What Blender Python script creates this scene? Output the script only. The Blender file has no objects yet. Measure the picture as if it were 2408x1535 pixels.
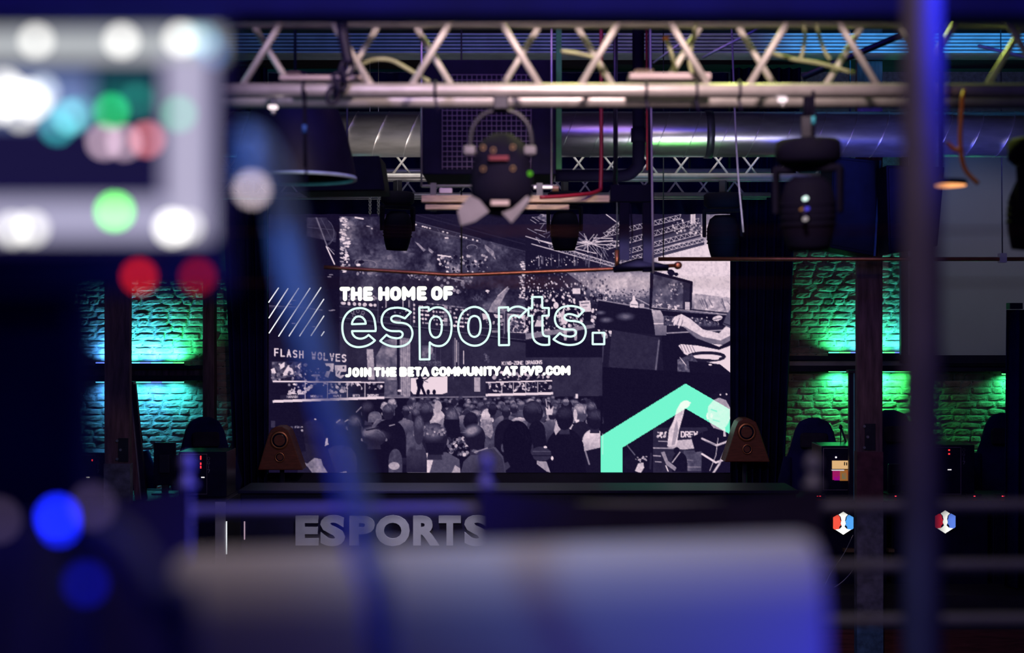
import bpy, bmesh, math, random
import numpy as np
from mathutils import Vector, Matrix

# ---------------------------------------------------------------- camera, air light, lamps, exposure
C = bpy.context.scene.collection
SC = bpy.context.scene
F, EYE = 3344.0, 3.6                     # focal length in 2408-wide pixels; eye height above the hall floor

def at(px, py, d):                       # a point d metres down the hall, seen at (px, py)
    return Vector(((px - 1204.0) * d / F, d, EYE - (py - 767.5) * d / F))

cam = bpy.data.objects.new('camera', bpy.data.cameras.new('camera'))
C.objects.link(cam); SC.camera = cam
cam.location = (0, 0, EYE); cam.rotation_euler = (math.pi / 2, 0, 0)
cam.data.sensor_width = 36; cam.data.lens = F / 2408 * 36
cam.data.clip_start = .05; cam.data.clip_end = 80
cam.data.dof.use_dof = True; cam.data.dof.focus_distance = 15.6; cam.data.dof.aperture_fstop = 1.8
SC.view_settings.view_transform = 'Standard'; SC.view_settings.look = 'None'
SC.view_settings.exposure = 0; SC.view_settings.gamma = 1; SC.view_settings.use_curve_mapping = False

W = bpy.data.worlds.new('world'); SC.world = W; W.use_nodes = True
bg = W.node_tree.nodes['Background']; bg.inputs[0].default_value = (.11, .07, .60, 1); bg.inputs[1].default_value = .05

def lamp(name, loc, aim, power, col, size=.4, size_y=None, spread=180, kind='AREA', cone=60, blend=.6, parent=None):
    L = bpy.data.lights.new(name, kind); L.energy = power; L.color = col
    if kind == 'AREA':
        L.size = size; L.spread = math.radians(spread)
        if size_y: L.shape = 'RECTANGLE'; L.size_y = size_y
    if kind == 'SPOT':
        L.spot_size = math.radians(cone); L.spot_blend = blend; L.shadow_soft_size = size
    o = bpy.data.objects.new(name, L); C.objects.link(o); o.location = loc
    o.rotation_euler = (Vector(aim) - Vector(loc)).to_track_quat('-Z', 'Y').to_euler()
    if parent: o.parent = parent; o.location = Vector(loc) - parent.location
    return o

lamp('warm_stage_wash', (.5, 2.9, 5.6), (.35, 5.2, 4.45), 430, (1, .72, .68), .12, kind='SPOT', cone=58, blend=1)
lamp('pink_stage_wash', (-1.3, 2.9, 5.4), (-.9, 5.2, 4.45), 100, (.85, .62, 1), .12, kind='SPOT', cone=52, blend=1)
lamp('lime_stage_wash', (1.45, 6.6, 6.2), (1.4, 5.46, 4.6), 260, (.80, 1, .16), .12, kind='SPOT', cone=46, blend=.8)
lamp('lime_stage_wash', (.36, 6.6, 6.2), (.3, 5.46, 4.6), 190, (.92, 1, .22), .12, kind='SPOT', cone=46, blend=.8)
lamp('board_fill', (.3, 6.3, 5.5), (.05, 8.75, 4.38), 150, (1, .85, .7), .1, kind='SPOT', cone=24, blend=.8)  # added spot, only there to brighten the pine boards
lamp('white_duct_wash', (-.85, 10.4, 4.5), (-.85, 11.2, 5.08), 6, (1, .86, .80), 1.3, .10, spread=70)
lamp('violet_duct_wash', (1.05, 9.5, 4.05), (1.05, 11.2, 5.1), 2.2, (.88, .80, 1), 1.2, .14, spread=60)
lamp('green_duct_wash', (1.25, 10.0, 3.75), (1.25, 11.2, 5.0), .5, (.15, 1, .1), .7, .06, spread=60)
lamp('lilac_duct_wash', (3.0, 9.5, 4.25), (3.0, 11.2, 5.15), 4.5, (.62, .58, .9), 2.6, .2, spread=70)
lamp('blue_duct_wash', (3.3, 9.7, 3.9), (3.3, 11.2, 5.05), 8, (.06, .08, 1), 1.0, .06, spread=60)
lamp('back_truss_wash', (.3, 12.06, 5.65), (.3, 12.6, 4.95), 5, (1, .95, .85), 4, .3, spread=80)
lamp('cyan_truss_wash', (1.9, 11.8, 4.3), (1.9, 12.5, 4.9), .8, (.1, .7, 1), .2)
lamp('teal_beam_wash', (-1.6, 11.2, 5.9), (-1.6, 12, 6.05), .35, (.03, .5, .8), 4.5, .1, spread=60)
lamp('azure_beam_wash', (3.6, 11.2, 5.9), (3.6, 12, 6.05), 4.5, (.03, .42, 1), 2.6, .1, spread=60)
lamp('screen_fill', (5.4, 12.8, 5.2), (5.2, 15.98, 4.3), 34, (.74, .72, .95), .1, kind='SPOT', cone=46, blend=.7)  # added spot that lifts the blank projection screen to grey
lamp('stage_front_wash', (-1.0, 11.75, 4.5), (-1.0, 12.95, 1.7), 9, (.75, .75, 1), .4, spread=60)
lamp('hall_fill', (0, 8.5, 6.3), (0, 13.5, 2.0), 20, (.5, .26, .75), 1.5)
lamp('navy_hall_fill', (0, 6.4, 6.35), (0, 13, 2.5), 46, (.05, .03, 1), 4.0, 1.0)
lamp('console_lamp', (.20, .98, 4.3), (.14, 1.08, 3.45), 1.0, (1, .78, .66), .2)
lamp('blue_console_lamp', (.43, .86, 3.27), (.26, 1.06, 3.32), .55, (.04, .04, 1), .06)
lamp('blue_left_lamp', (-.75, .45, 4.3), (-.165, .97, 3.74), 40, (.12, .27, .75), .08, kind='SPOT', cone=20, blend=.8)
lamp('blue_low_fill', (-.95, .88, 3.61), (-.12, .92, 3.475), 14, (.02, .03, 1), .04, kind='SPOT', cone=15, blend=.9)  # added narrow spot that turns the lower gooseneck blue
lamp('blue_pole_lamp', (1.3, 1.36, 4.8), (.5, 1.72, 4.08), 330, (.02, .03, 1), .08, kind='SPOT', cone=22, blend=1)
lamp('teal_rim_fill', (-3.0, 5.6, 4.3), (-1.2, 7.4, 4.4), 8, (.2, .8, .9), .15)  # added unseen light that tints the big dome's rim teal
lamp('navy_beam_fill', (0, 1.0, 4.9), (0, 2.1, 4.2), .4, (.01, .01, 1), 3.0, .2, spread=60)  # added unseen light that makes the overhead beam read navy
lamp('rail_fill', (0, 1.3, 5.4), (0, 2.3, 3.4), 6, (1, .82, .92), .4)  # added unseen light that brightens the guard rail
# ---------------------------------------------------------------- picture shown by the LED wall
# A grey collage is drawn with small numpy strokes and handed to the display mesh as emission.
X0, X1, Y0, Y1 = 632.0, 1717.0, 503.0, 1111.0      # the wall's extent in its own drawing units
STEP, SUB = 1.5, 2

class Painter:
    def __init__(s):
        s.k = SUB / STEP
        s.w = int(round((X1 - X0) * s.k)); s.h = int(round((Y1 - Y0) * s.k))
        s.g = np.full((s.h, s.w), .035); s.rng = np.random.default_rng(7)
    def _win(s, xa, ya, xb, yb):
        a = max(0, int((xa - X0) * s.k) - 1); b = min(s.w, int((xb - X0) * s.k) + 2)
        c = max(0, int((ya - Y0) * s.k) - 1); d = min(s.h, int((yb - Y0) * s.k) + 2)
        if b <= a or d <= c: return None
        xs = X0 + (np.arange(a, b) + .5) / s.k; ys = Y0 + (np.arange(c, d) + .5) / s.k
        X, Y = np.meshgrid(xs, ys)
        return slice(c, d), slice(a, b), X, Y
    def _put(s, sl, m, v, al=1.0):
        g = s.g[sl]; m = m * al
        s.g[sl] = g * (1 - m) + v * m
    def inside(s, pts, X, Y):
        m = np.zeros(X.shape, bool); n = len(pts)
        for i in range(n):
            x1, y1 = pts[i]; x2, y2 = pts[(i + 1) % n]
            if y1 == y2: continue
            c = ((y1 > Y) != (y2 > Y)) & (X < (x2 - x1) * (Y - y1) / (y2 - y1) + x1)
            m ^= c
        return m
    def poly(s, pts, v, al=1.0, tex=0, cell=8, lo=None):
        xs = [p[0] for p in pts]; ys = [p[1] for p in pts]
        W = s._win(min(xs), min(ys), max(xs), max(ys))
        if W is None: return
        a, b, X, Y = W
        m = s.inside(pts, X, Y).astype(float)
        if tex: v = np.clip(v + tex * (s.noise(X, Y, cell) - .5) * 2, 0, 1)
        if lo is not None:                       # vertical ramp towards lo
            t = np.clip((Y - min(ys)) / (max(ys) - min(ys)), 0, 1); v = v * (1 - t) + lo * t
        s._put((a, b), m, v, al)
    def rect(s, xa, ya, xb, yb, v, al=1.0, **k): s.poly([(xa, ya), (xb, ya), (xb, yb), (xa, yb)], v, al, **k)
    def ell(s, cx, cy, rx, ry, v, al=1.0, rot=0, soft=0.0):
        R = max(rx, ry) * (1 + soft) + 1
        W = s._win(cx - R, cy - R, cx + R, cy + R)
        if W is None: return
        a, b, X, Y = W
        c, n = math.cos(rot), math.sin(rot)
        u = ((X - cx) * c + (Y - cy) * n) / rx; w = (-(X - cx) * n + (Y - cy) * c) / ry
        d = np.sqrt(u * u + w * w)
        m = np.clip((1 + soft - d) / (2 * soft), 0, 1) if soft else (d < 1).astype(float)
        s._put((a, b), m, v, al)
    def line(s, pts, w, v, al=1.0):
        for (x1, y1), (x2, y2) in zip(pts, pts[1:]):
            W = s._win(min(x1, x2) - w, min(y1, y2) - w, max(x1, x2) + w, max(y1, y2) + w)
            if W is None: continue
            a, b, X, Y = W
            L = max(1e-6, (x2 - x1) ** 2 + (y2 - y1) ** 2)
            t = np.clip(((X - x1) * (x2 - x1) + (Y - y1) * (y2 - y1)) / L, 0, 1)
            d = np.hypot(X - x1 - t * (x2 - x1), Y - y1 - t * (y2 - y1))
            s._put((a, b), np.clip((w / 2 + .5 - d), 0, 1), v, al)
    def noise(s, X, Y, cell, oct=3, seed=3):
        out = 0; amp = 1; tot = 0
        for o in range(oct):
            r = np.random.default_rng(seed + o).random((257, 257))
            c = cell / 2 ** o
            gx = (X - X0) / c; gy = (Y - Y0) / c
            i = np.floor(gx).astype(int); j = np.floor(gy).astype(int)
            fx = gx - i; fy = gy - j; fx = fx * fx * (3 - 2 * fx); fy = fy * fy * (3 - 2 * fy)
            i %= 256; j %= 256
            v = (r[j, i] * (1 - fx) + r[j, i + 1] * fx) * (1 - fy) + (r[j + 1, i] * (1 - fx) + r[j + 1, i + 1] * fx) * fy
            out = out + amp * v; tot += amp; amp *= .55
        return out / tot
    def dabs(s, xa, ya, xb, yb, n, r0, r1, v0, v1, tall=1.3):
        g = s.rng
        for _ in range(n):
            r = g.uniform(r0, r1)
            s.ell(g.uniform(xa, xb), g.uniform(ya, yb), r, r * g.uniform(.7, tall), g.uniform(v0, v1), .95, g.uniform(0, 3))
    def lattice(s, p, q, h, n, v):
        dx, dy = q[0] - p[0], q[1] - p[1]; L = math.hypot(dx, dy); nx, ny = -dy / L * h, dx / L * h
        s.line([p, q], 1.3, v); s.line([(p[0] + nx, p[1] + ny), (q[0] + nx, q[1] + ny)], 1.6, v)
        pts = []
        for i in range(n + 1):
            t = i / n; o = i % 2
            pts.append((p[0] + dx * t + nx * o, p[1] + dy * t + ny * o))
        s.line(pts, 1.4, v)
    def text(s, txt, x, y, w, h, th, v, slant=0.0, cut=False):
        n = len(txt); cw = w / n
        for i, ch in enumerate(txt):
            for st in GLYPH.get(ch, ()):
                s.line([(x + cw * (i + .12 + .72 * a), y + slant * (i / n) + h * b) for a, b in st], th, v)
    def head(s, x, y, rx, ry, v, top=0.0, side=0):
        if rx > 8:
            s.poly([(x - rx * .45, y + ry * .5), (x + rx * .45, y + ry * .5), (x + rx * .6, y + ry * 1.35), (x - rx * .6, y + ry * 1.35)], min(.7, v + .16 * s.rng.random()))
            for d in (-1, 1): s.ell(x + d * rx * .98, y + ry * .22, rx * .14, ry * .2, min(.8, v + .1 + .4 * s.rng.random()))
        s.ell(x, y, rx, ry, v)
        if rx > 7:
            for _ in range(int(rx * 1.6)):
                t = s.rng.uniform(3.3, 6.1); q = s.rng.uniform(.55, 1.04)
                s.line([(x + rx * q * math.cos(t), y + ry * q * math.sin(t)), (x + rx * q * 1.0 * math.cos(t + .2), y + ry * (q * math.sin(t + .2) + .1))], 1.2, min(.8, v + top * .8 * s.rng.random() + .03), .8)
        if top:
            s.ell(x + side * rx * .3, y - ry * .48, rx * .72, ry * .42, top, .75, soft=.55)
    def shoulders(s, x, y, w, h, v, lo=None):
        pts = [(x - w, y + h)]
        for i in range(13):
            t = math.pi * i / 12
            pts.append((x - w * math.cos(t) * (1 - .1 * math.sin(t)), y + h * .55 - h * .55 * math.sin(t) ** .7))
        pts.append((x + w, y + h)); s.poly(pts, v, tex=.10 if v > .15 else .015, cell=w * .5, lo=lo)

def arc(cx, cy, rx, ry, a0, a1, n=8):
    return [(cx + rx * math.cos(a0 + (a1 - a0) * i / n), cy + ry * math.sin(a0 + (a1 - a0) * i / n)) for i in range(n + 1)]
P2 = math.pi / 2
GLYPH = {  # capital letters as strokes in a unit box, y down
 'A': [[(0, 1), (.5, 0), (1, 1)], [(.2, .68), (.8, .68)]],
 'B': [[(0, 0), (0, 1)], [(0, 0)] + arc(.62, .25, .34, .25, -P2, P2, 5) + [(0, .5)], [(0, .5)] + arc(.66, .75, .34, .25, -P2, P2, 5) + [(0, 1)]],
 'C': [arc(.5, .36, .5, .36, -.35, -math.pi, 6) + arc(.5, .64, .5, .36, math.pi, .35, 6)],
 'D': [[(0, 0), (0, 1)] + arc(.5, .6, .5, .4, P2, 0, 4) + arc(.5, .4, .5, .4, 0, -P2, 4) + [(0, 0)]],
 'E': [[(1, 0), (0, 0), (0, 1), (1, 1)], [(0, .5), (.85, .5)]],
 'F': [[(1, 0), (0, 0), (0, 1)], [(0, .52), (.85, .52)]],
 'G': [arc(.5, .36, .5, .36, -.35, -math.pi, 6) + arc(.5, .64, .5, .36, math.pi, 0, 6) + [(1, .55), (.6, .55)]],
 'H': [[(0, 0), (0, 1)], [(1, 0), (1, 1)], [(0, .5), (1, .5)]],
 'I': [[(.5, 0), (.5, 1)]],
 'J': [[(.9, 0), (.9, .65)] + arc(.5, .65, .4, .35, 0, P2, 4) + [(0, 1)]],
 'K': [[(0, 0), (0, 1)], [(1, 0), (0, .55)], [(.35, .4), (1, 1)]],
 'L': [[(0, 0), (0, 1), (1, 1)]],
 'M': [[(0, 1), (0, 0), (.5, .68), (1, 0), (1, 1)]],
 'N': [[(0, 1), (0, 0), (1, 1), (1, 0)]],
 'O': [arc(.5, .36, .5, .36, 0, -math.pi, 8) + arc(.5, .64, .5, .36, math.pi, 0, 8) + [(1, .36)]],
 'P': [[(0, 1), (0, 0), (.5, 0)] + arc(.66, .29, .34, .29, -P2, P2, 6) + [(0, .58)]],
 'R': [[(0, 1), (0, 0), (.5, 0)] + arc(.66, .27, .34, .27, -P2, P2, 6) + [(0, .54)], [(.5, .54), (1, 1)]],
 'S': [[(.95, .1)] + arc(.5, .25, .5, .25, -.7, -3 * P2, 8) + arc(.5, .75, .5, .25, -P2, math.pi * .78, 8)],
 'T': [[(0, 0), (1, 0)], [(.5, 0), (.5, 1)]],
 'U': [[(0, 0), (0, .6)] + arc(.5, .62, .5, .38, math.pi, 0, 8) + [(1, 0)]],
 'V': [[(0, 0), (.5, 1), (1, 0)]],
 'W': [[(0, 0), (.22, 1), (.5, .3), (.78, 1), (1, 0)]],
 'Y': [[(0, 0), (.5, .52), (1, 0)], [(.5, .52), (.5, 1)]],
 'Z': [[(0, 0), (1, 0), (0, 1), (1, 1)]],
 '-': [[(.1, .55), (.9, .55)]], '.': [[(.5, 1), (.5, 1.001)]],
}

CHEVRON = [(1413, 1024.5), (1611.6, 901.5), (1716, 962), (1716, 1020.5), (1611.6, 960), (1464, 1051), (1464, 1109), (1413, 1109)]

def paint_collage():
    p = Painter(); R = p.rng
    U = lambda a, b: R.uniform(a, b)
    # upper left: dark hall with a bit of rigging
    p.poly([(722, 512), (768, 512), (792, 548), (790, 570), (722, 556)], .2, .9, tex=.12, cell=14)
    for q in (((724, 535), (786, 541)), ((742, 512), (768, 575)), ((755, 514), (782, 565)), ((770, 575), (787, 562)), ((768, 580), (787, 590))): p.line(q, 1.6, .32)
    p.line([(768, 580), (787, 621)], 3.2, .82); p.line([(745, 513), (770, 580)], 3, .45); p.line([(772, 582), (786, 598)], 2, .7)
    p.line(arc(752, 548, 34, 36, -.9, .9, 8), 1.4, .4)
    p.line([(634, 719), (700, 722), (758, 729)], 2, .45); p.line([(634, 722), (755, 733)], 1.2, .3)
    for x, y in ((692, 706), (779, 646), (775, 651), (784, 729), (785, 776), (778, 730), (691, 760), (738, 768), (682, 715)): p.ell(x, y, 5, 1.4, .6, .9)
    # panel of game footage: a landscape seen from above with a control strip
    quad = [(799, 510), (965, 510), (1236, 588), (1236, 812), (1010, 772), (799, 752)]
    W = p._win(799, 510, 1236, 812); a, b, X, Y = W
    n1 = p.noise(X, Y, 60, 5); n2 = p.noise(X, Y, 22, 4, 11); n3 = p.noise(X, Y, 5, 2, 21)
    land = .15 + .34 * np.clip(n1 - .42, 0, 1) * 2.2 + .5 * np.clip(n2 - .56, 0, 1) * 1.6 + .16 * (n3 - .5)
    land += .26 * np.exp(-((X - 1090) / 70) ** 2 - ((Y - 625) / 45) ** 2) * n2 * 1.5
    land -= .10 * np.exp(-((X - 1040) / 55) ** 2 - ((Y - 610) / 28) ** 2)
    land -= .09 * np.exp(-((X - 1100) / 90) ** 2 - ((Y - 680) / 30) ** 2)
    p._put((a, b), p.inside(quad, X, Y).astype(float), np.clip(land, .07, .8))
    p.poly([(965, 503), (1236, 503), (1236, 590), (965, 519)], .07, 1, tex=.03, cell=30)
    p.line([(980, 506), (1236, 575)], 2, .16); p.line([(1010, 506), (1236, 566)], 1.4, .12)
    p.poly([(965, 519), (1130, 562), (1130, 570), (965, 530)], .2); p.line([(965, 519), (1130, 562), (1130, 571), (965, 531)], 1.2, .42); p.line([(1130, 566), (1236, 592)], 1.2, .3)
    p.line([(1028, 538), (1035, 548), (1055, 556), (1070, 556), (1075, 549)], 1.2, .4)
    for x in (968, 978, 994, 999, 1004, 1011, 1042, 1052, 1083, 1090, 1096, 1112, 1122): p.ell(x, 526 + (x - 968) * .262, 2.6, 2, .75)
    p.ell(1050, 560, 5, 1.8, .8)
    for y in np.arange(514, 640, 5.4):
        for _ in range(3): p.ell(U(802, 822), y + U(-2, 2), U(2, 5.5), U(1.2, 3), U(.55, .92), .95, U(-.4, .4))
    for y in np.arange(616, 702, 4.2):
        for _ in range(2): p.ell(U(1222, 1234), y + U(-2, 2), U(2, 4.5), U(1.2, 2.6), U(.55, .88))
    p.line([(836, 512), (854, 515)], 4, .75); p.line([(863, 532), (869, 533)], 2.4, .7); p.ell(875, 538, 2, 2, .7)
    for cx, cy, rx, ry in ((862, 622, 24, 10), (845, 618, 10, 7), (1110, 582, 12, 6), (1000, 650, 26, 8)): p.line(arc(cx, cy, rx, ry, -3.6, .5, 12), 1.8, .5)
    p.ell(843, 623, 5, 3, .85); p.ell(850, 616, 7, 4, .05)
    for q in (((975, 568), (985, 573), (996, 584), (1002, 588), (996, 592), (985, 580)), ((1008, 582), (1020, 592), (1016, 597), (1008, 590)), ((1140, 575), (1160, 590), (1166, 612), (1155, 600), (1140, 584))): p.poly(q, .55, .9, tex=.2, cell=5)
    p.ell(1035, 625, 11, 13, .05, .9, soft=.3)
    p.dabs(1030, 600, 1150, 640, 60, 1, 3.4, .5, .85); p.dabs(1030, 648, 1110, 690, 34, 1.5, 5, .35, .62); p.dabs(960, 640, 1010, 658, 18, 1, 3, .4, .7)
    p.dabs(1040, 600, 1130, 640, 24, 2, 4, .04, .1); p.dabs(838, 640, 886, 650, 14, 1, 3.4, .4, .65)
    p.line([(1030, 600), (1060, 604)], 3, .85); p.line([(1062, 655), (1090, 660)], 2.4, .6)
    p.poly([(1146, 736), (1158, 712), (1172, 694), (1192, 676), (1198, 678), (1186, 696), (1176, 716), (1160, 736)], .55, .95, tex=.12, cell=6)
    p.line([(1170, 696), (1194, 674)], 1.5, .75); p.ell(1146, 684, 5, 2.4, .75); p.ell(1147, 687, 2, 3, .7); p.dabs(1110, 690, 1140, 735, 40, 1, 2.4, .12, .34)
    # control strip
    strip = [(799, 706), (960, 706), (1110, 728), (1236, 745), (1236, 812), (1010, 774), (799, 753)]
    p.poly(strip, .13, 1, tex=.03, cell=12)
    p.line([(799, 720), (890, 729)], 1.4, .3); p.line([(799, 746), (890, 757), (1010, 772), (1236, 800)], 1.6, .36)
    for x in (889, 966, 972, 1105, 1130, 1184): p.line([(x, 706 + max(0, x - 960) * .13), (x, 756 + max(0, x - 890) * .14)], 1.6, .36)
    for x in (803, 807, 818, 831, 843, 855, 869, 879): p.ell(x + 3, 713 + (x - 803) * .06, U(3, 5.5), U(3, 4.6), .74, 1, U(-.5, .5))
    for x, y in ((829, 733), (854, 735), (833, 742), (851, 742), (842, 731)): p.line(arc(x, y, 3.4, 4.2, 0, 6.3, 8), 1.4, .55)
    p.dabs(815, 690, 886, 706, 30, 1.2, 3.2, .45, .75)
    p.rect(892, 714, 964, 744, .09); p.line([(893, 744), (964, 751)], 1.5, .35); p.dabs(895, 716, 960, 742, 10, 1, 3.4, .3, .8)
    for x in (908, 948, 962): p.line([(x, 706), (x, 722)], 2.4, .68)
    for i in range(6): p.line([(925 + i * 3.2, 752), (925 + i * 3.2, 755)], 1.8, .7)
    for r in range(5):
        y = 720 + r * 9.6
        p.ell(974, y - 3, 2.6, 3.4, .72)
        for c, x in enumerate((988, 994, 1001, 1006, 1020, 1027, 1036, 1041, 1068, 1073, 1084, 1088, 1096, 1101)):
            if R.random() < .85: p.ell(x + U(-1, 1), y + (x - 988) * .09, U(2, 3.6), U(1.6, 3), U(.55, .85))
        p.rect(1044, y - 1, 1053, y + 7.5, U(.45, .68)); p.rect(1056, y, 1062, y + 7, U(.35, .6))
    for k in range(22): p.line([(1004 + k * 4.2, 713 + k * .5), (1006.6 + k * 4.2, 713.3 + k * .5)], 3, U(.3, .6))
    p.poly([(1133, 737), (1150, 738), (1150, 748), (1136, 752)], .72); p.poly([(1160, 738), (1181, 741), (1181, 748), (1164, 747)], .7)
    p.dabs(1134, 748, 1182, 765, 12, 1, 4, .4, .8); p.line([(1132, 771), (1184, 774)], 1.4, .45)
    for i in range(5): p.line([(1158 + i * 3, 777), (1158 + i * 3, 781)], 1.6, .7)
    p.poly([(1188, 731), (1236, 736), (1236, 786), (1188, 782)], .2); p.line([(1186, 784), (1186, 732), (1190, 729), (1236, 734)], 2, .5)
    p.poly([(1192, 737), (1236, 740), (1236, 783), (1192, 781)], .66, 1, tex=.3, cell=6); p.dabs(1198, 744, 1232, 780, 60, 1.2, 3.8, .05, .4)
    # panel of an arena: hazy light, rigging, stands, one competitor at a desk
    p.poly([(1236, 503), (1717, 503), (1717, 882), (1416, 882), (1400, 800), (1236, 800)], .09)
    W = p._win(1236, 503, 1717, 760); a, b, X, Y = W
    hz = np.exp(-((X - 1710) / 150) ** 2 - ((Y - 650) / 85) ** 2) * 1.25 + .72 * np.exp(-((X - 1450) / 85) ** 2 - ((Y - 668) / 34) ** 2) + .65 * np.exp(-((X - 1600) / 70) ** 2 - ((Y - 610) / 40) ** 2)
    hz += .5 * np.exp(-((X - 1690) / 40) ** 2 - ((Y - 520) / 40) ** 2)
    hz *= .88 + .24 * (p.noise(X, Y, 26, 4, 31) - .3)
    p._put((a, b), np.ones(X.shape), np.clip(.07 + hz, .06, .76))
    p.poly([(1236, 503), (1470, 503), (1440, 600), (1400, 640), (1236, 620)], .07, .8)
    for p0, p1, h, nn in (((1418, 548), (1600, 505), 10, 30), ((1424, 576), (1642, 514), 11, 36), ((1440, 596), (1650, 540), 10, 34), ((1450, 612), (1655, 560), 8, 34)):
        p.poly([p0, p1, (p1[0], p1[1] + 16), (p0[0], p0[1] + 18)], .10, .75); p.lattice(p0, p1, h, nn, .72)
    p.rect(1623, 503, 1634, 527, .82); p.rect(1648, 503, 1668, 560, .58, .6)
    for i in range(8): p.line([(1626, 505 + i * 3), (1632, 505 + i * 3)], 1, .4)
    p.dabs(1585, 530, 1680, 556, 60, 1, 3.4, .55, .85); p.dabs(1560, 515, 1610, 540, 20, 1, 2.5, .5, .8)
    for k in range(34):
        t = U(0, 6.28); L = U(12, 48); c = (1384 + U(-5, 5), 572 + U(-4, 4))
        p.line([c, (c[0] + L * math.cos(t) * 1.35, c[1] + L * math.sin(t) * .62)], U(.9, 2), U(.55, .85))
    for q in (((1236, 556), (1455, 624)), ((1250, 574), (1452, 630)), ((1270, 566), (1400, 596)), ((1400, 568), (1470, 567)), ((1390, 574), (1460, 578)), ((1395, 560), (1440, 561))): p.line(q, 2.4, .72)
    p.lattice((1290, 577), (1450, 622), 7, 32, .65)
    for k in range(14): x = U(1375, 1460); p.line([(x, U(575, 600)), (x + U(-12, 22), U(600, 630))], 1.2, U(.45, .75))
    for k in range(16): x = U(1236, 1290); y = U(503, 560); p.line([(x, y), (x + U(-22, 25), y + U(-10, 14))], 1.5, U(.4, .8))
    p.poly([(1270, 503), (1294, 503), (1294, 528), (1262, 514)], .6, .7, tex=.4, cell=5)
    p.line([(1425, 505), (1452, 525), (1468, 535)], 2.4, .75); p.lattice((1425, 545), (1465, 515), 7, 10, .75)
    p.dabs(1240, 600, 1370, 625, 46, .8, 2, .5, .85); p.dabs(1236, 625, 1330, 690, 60, .8, 2.6, .12, .5)
    for k in range(16): x = U(1255, 1400); p.line([(x, U(595, 615)), (x, U(616, 628))], 1.4, U(.3, .7))
    # stands full of people
    for k in range(1000):
        y = U(640, 790); x = U(1236, 1440 - max(0, 690 - y) * .2)
        dens = np.clip((y - 630) / 60, .1, 1)
        if R.random() > dens: continue
        r = U(1.1, 2.4) * (.7 + (y - 640) / 110)
        if R.random() < .55: p.ell(x, y, r, r * 1.3, U(.5, .86))
        else: p.ell(x, y, r * 1.2, r * 1.5, U(.03, .14))
    p.poly([(1330, 640), (1480, 640), (1540, 690), (1500, 700), (1400, 690)], .66, .55, tex=.16, cell=16)
    p.dabs(1400, 680, 1530, 716, 130, 1, 2.4, .15, .6); p.line([(1455, 680), (1535, 722)], 2.6, .6); p.line([(1470, 690), (1535, 715)], 1.4, .3)
    p.rect(1346, 678, 1364, 691, .76); p.poly([(1361, 708), (1387, 706), (1390, 732), (1365, 734)], .74); p.line([(1366, 713), (1384, 712)], 2, .3); p.line([(1370, 720), (1380, 720)], 2, .45)
    for x, y, r in ((1312, 705, 7), (1268, 742, 9), (1300, 735, 8), (1380, 745, 9), (1250, 770, 8), (1345, 720, 7)): p.ell(x, y, r, r * 1.2, .05); p.shoulders(x, y + r, r * 1.7, r * 2.4, U(.05, .14))
    p.ell(1307, 718, 6, 8, .78); p.poly([(1256, 768), (1262, 752), (1275, 752), (1281, 768)], .72); p.ell(1268, 748, 5, 6, .45); p.poly([(1318, 740), (1326, 722), (1330, 760), (1320, 764)], .74)
    p.poly([(1236, 790), (1400, 764), (1416, 800), (1416, 882), (1236, 882)], .1); p.poly([(1236, 784), (1398, 762), (1398, 770), (1236, 798)], .5, 1, tex=.08, cell=14)
    for x in (1328, 1352): p.poly([(x - 4, 776), (x + 5, 776), (x + 3, 822), (x, 826)], .7, .85)
    p.ell(1166, 806, 4, 3, .85); p.ell(1220, 803, 3.4, 3, .85); p.ell(1192, 806, 3, 2.4, .7)
    # desk, screen, competitor
    p.poly([(1406, 706), (1534, 728), (1546, 786), (1398, 774)], .06); p.line([(1408, 705), (1534, 727)], 3, .55)
    for x, y, r in ((1425, 752, 12), (1470, 744, 16), (1412, 735, 9)): p.ell(x, y, r, r * .45, .5, .8, soft=.6)
    p.poly([(1438, 775), (1550, 794), (1544, 882), (1430, 866)], .17, 1, tex=.03, cell=10); p.line([(1549, 800), (1540, 878)], 4, .42); p.line([(1420, 775), (1415, 850)], 4, .3)
    p.poly([(1551, 730), (1717, 742), (1717, 882), (1560, 882)], .05)
    p.poly([(1540, 748), (1717, 768), (1717, 778), (1567, 784)], .12); p.line([(1567, 783), (1717, 775)], 3, .6)
    p.poly([(1531, 728), (1553, 730), (1567, 760), (1566, 788), (1540, 788), (1537, 761)], .66, 1, lo=.4); p.line([(1537, 761), (1567, 760)], 2, .85)
    p.poly([(1560, 742), (1650, 748), (1690, 760), (1690, 768), (1560, 765)], .25, 1, tex=.25, cell=4); p.dabs(1563, 746, 1690, 764, 60, .8, 2, .4, .75)
    p.poly([(1632, 690), (1717, 700), (1717, 737), (1632, 728)], .62, 1, tex=.14, cell=7); p.dabs(1660, 712, 1717, 734, 18, 2, 4.5, .55, .85); p.line([(1627, 728), (1717, 737)], 3, .12); p.line([(1627, 731), (1717, 741)], 1.5, .6)
    for k in range(9): x = U(1640, 1712); p.line([(x, U(700, 712)), (x + 8, U(716, 728))], 1.2, .35)
    p.poly([(1528, 640), (1536, 637), (1628, 662), (1625, 732), (1526, 726)], .05); p.poly([(1536, 645), (1622, 667), (1619, 727), (1532, 721)], .36, 1, tex=.2, cell=18); p.dabs(1540, 665, 1612, 712, 50, 1, 3.2, .25, .75); p.poly([(1606, 664), (1622, 667), (1619, 727), (1604, 726)], .14, .85)
    p.line([(1532, 722), (1625, 731)], 2, .65); p.dabs(1534, 714, 1556, 722, 20, 1, 2, .5, .8); p.dabs(1568, 716, 1596, 728, 34, 1, 2.4, .5, .85); p.rect(1610, 710, 1621, 728, .68)
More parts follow.
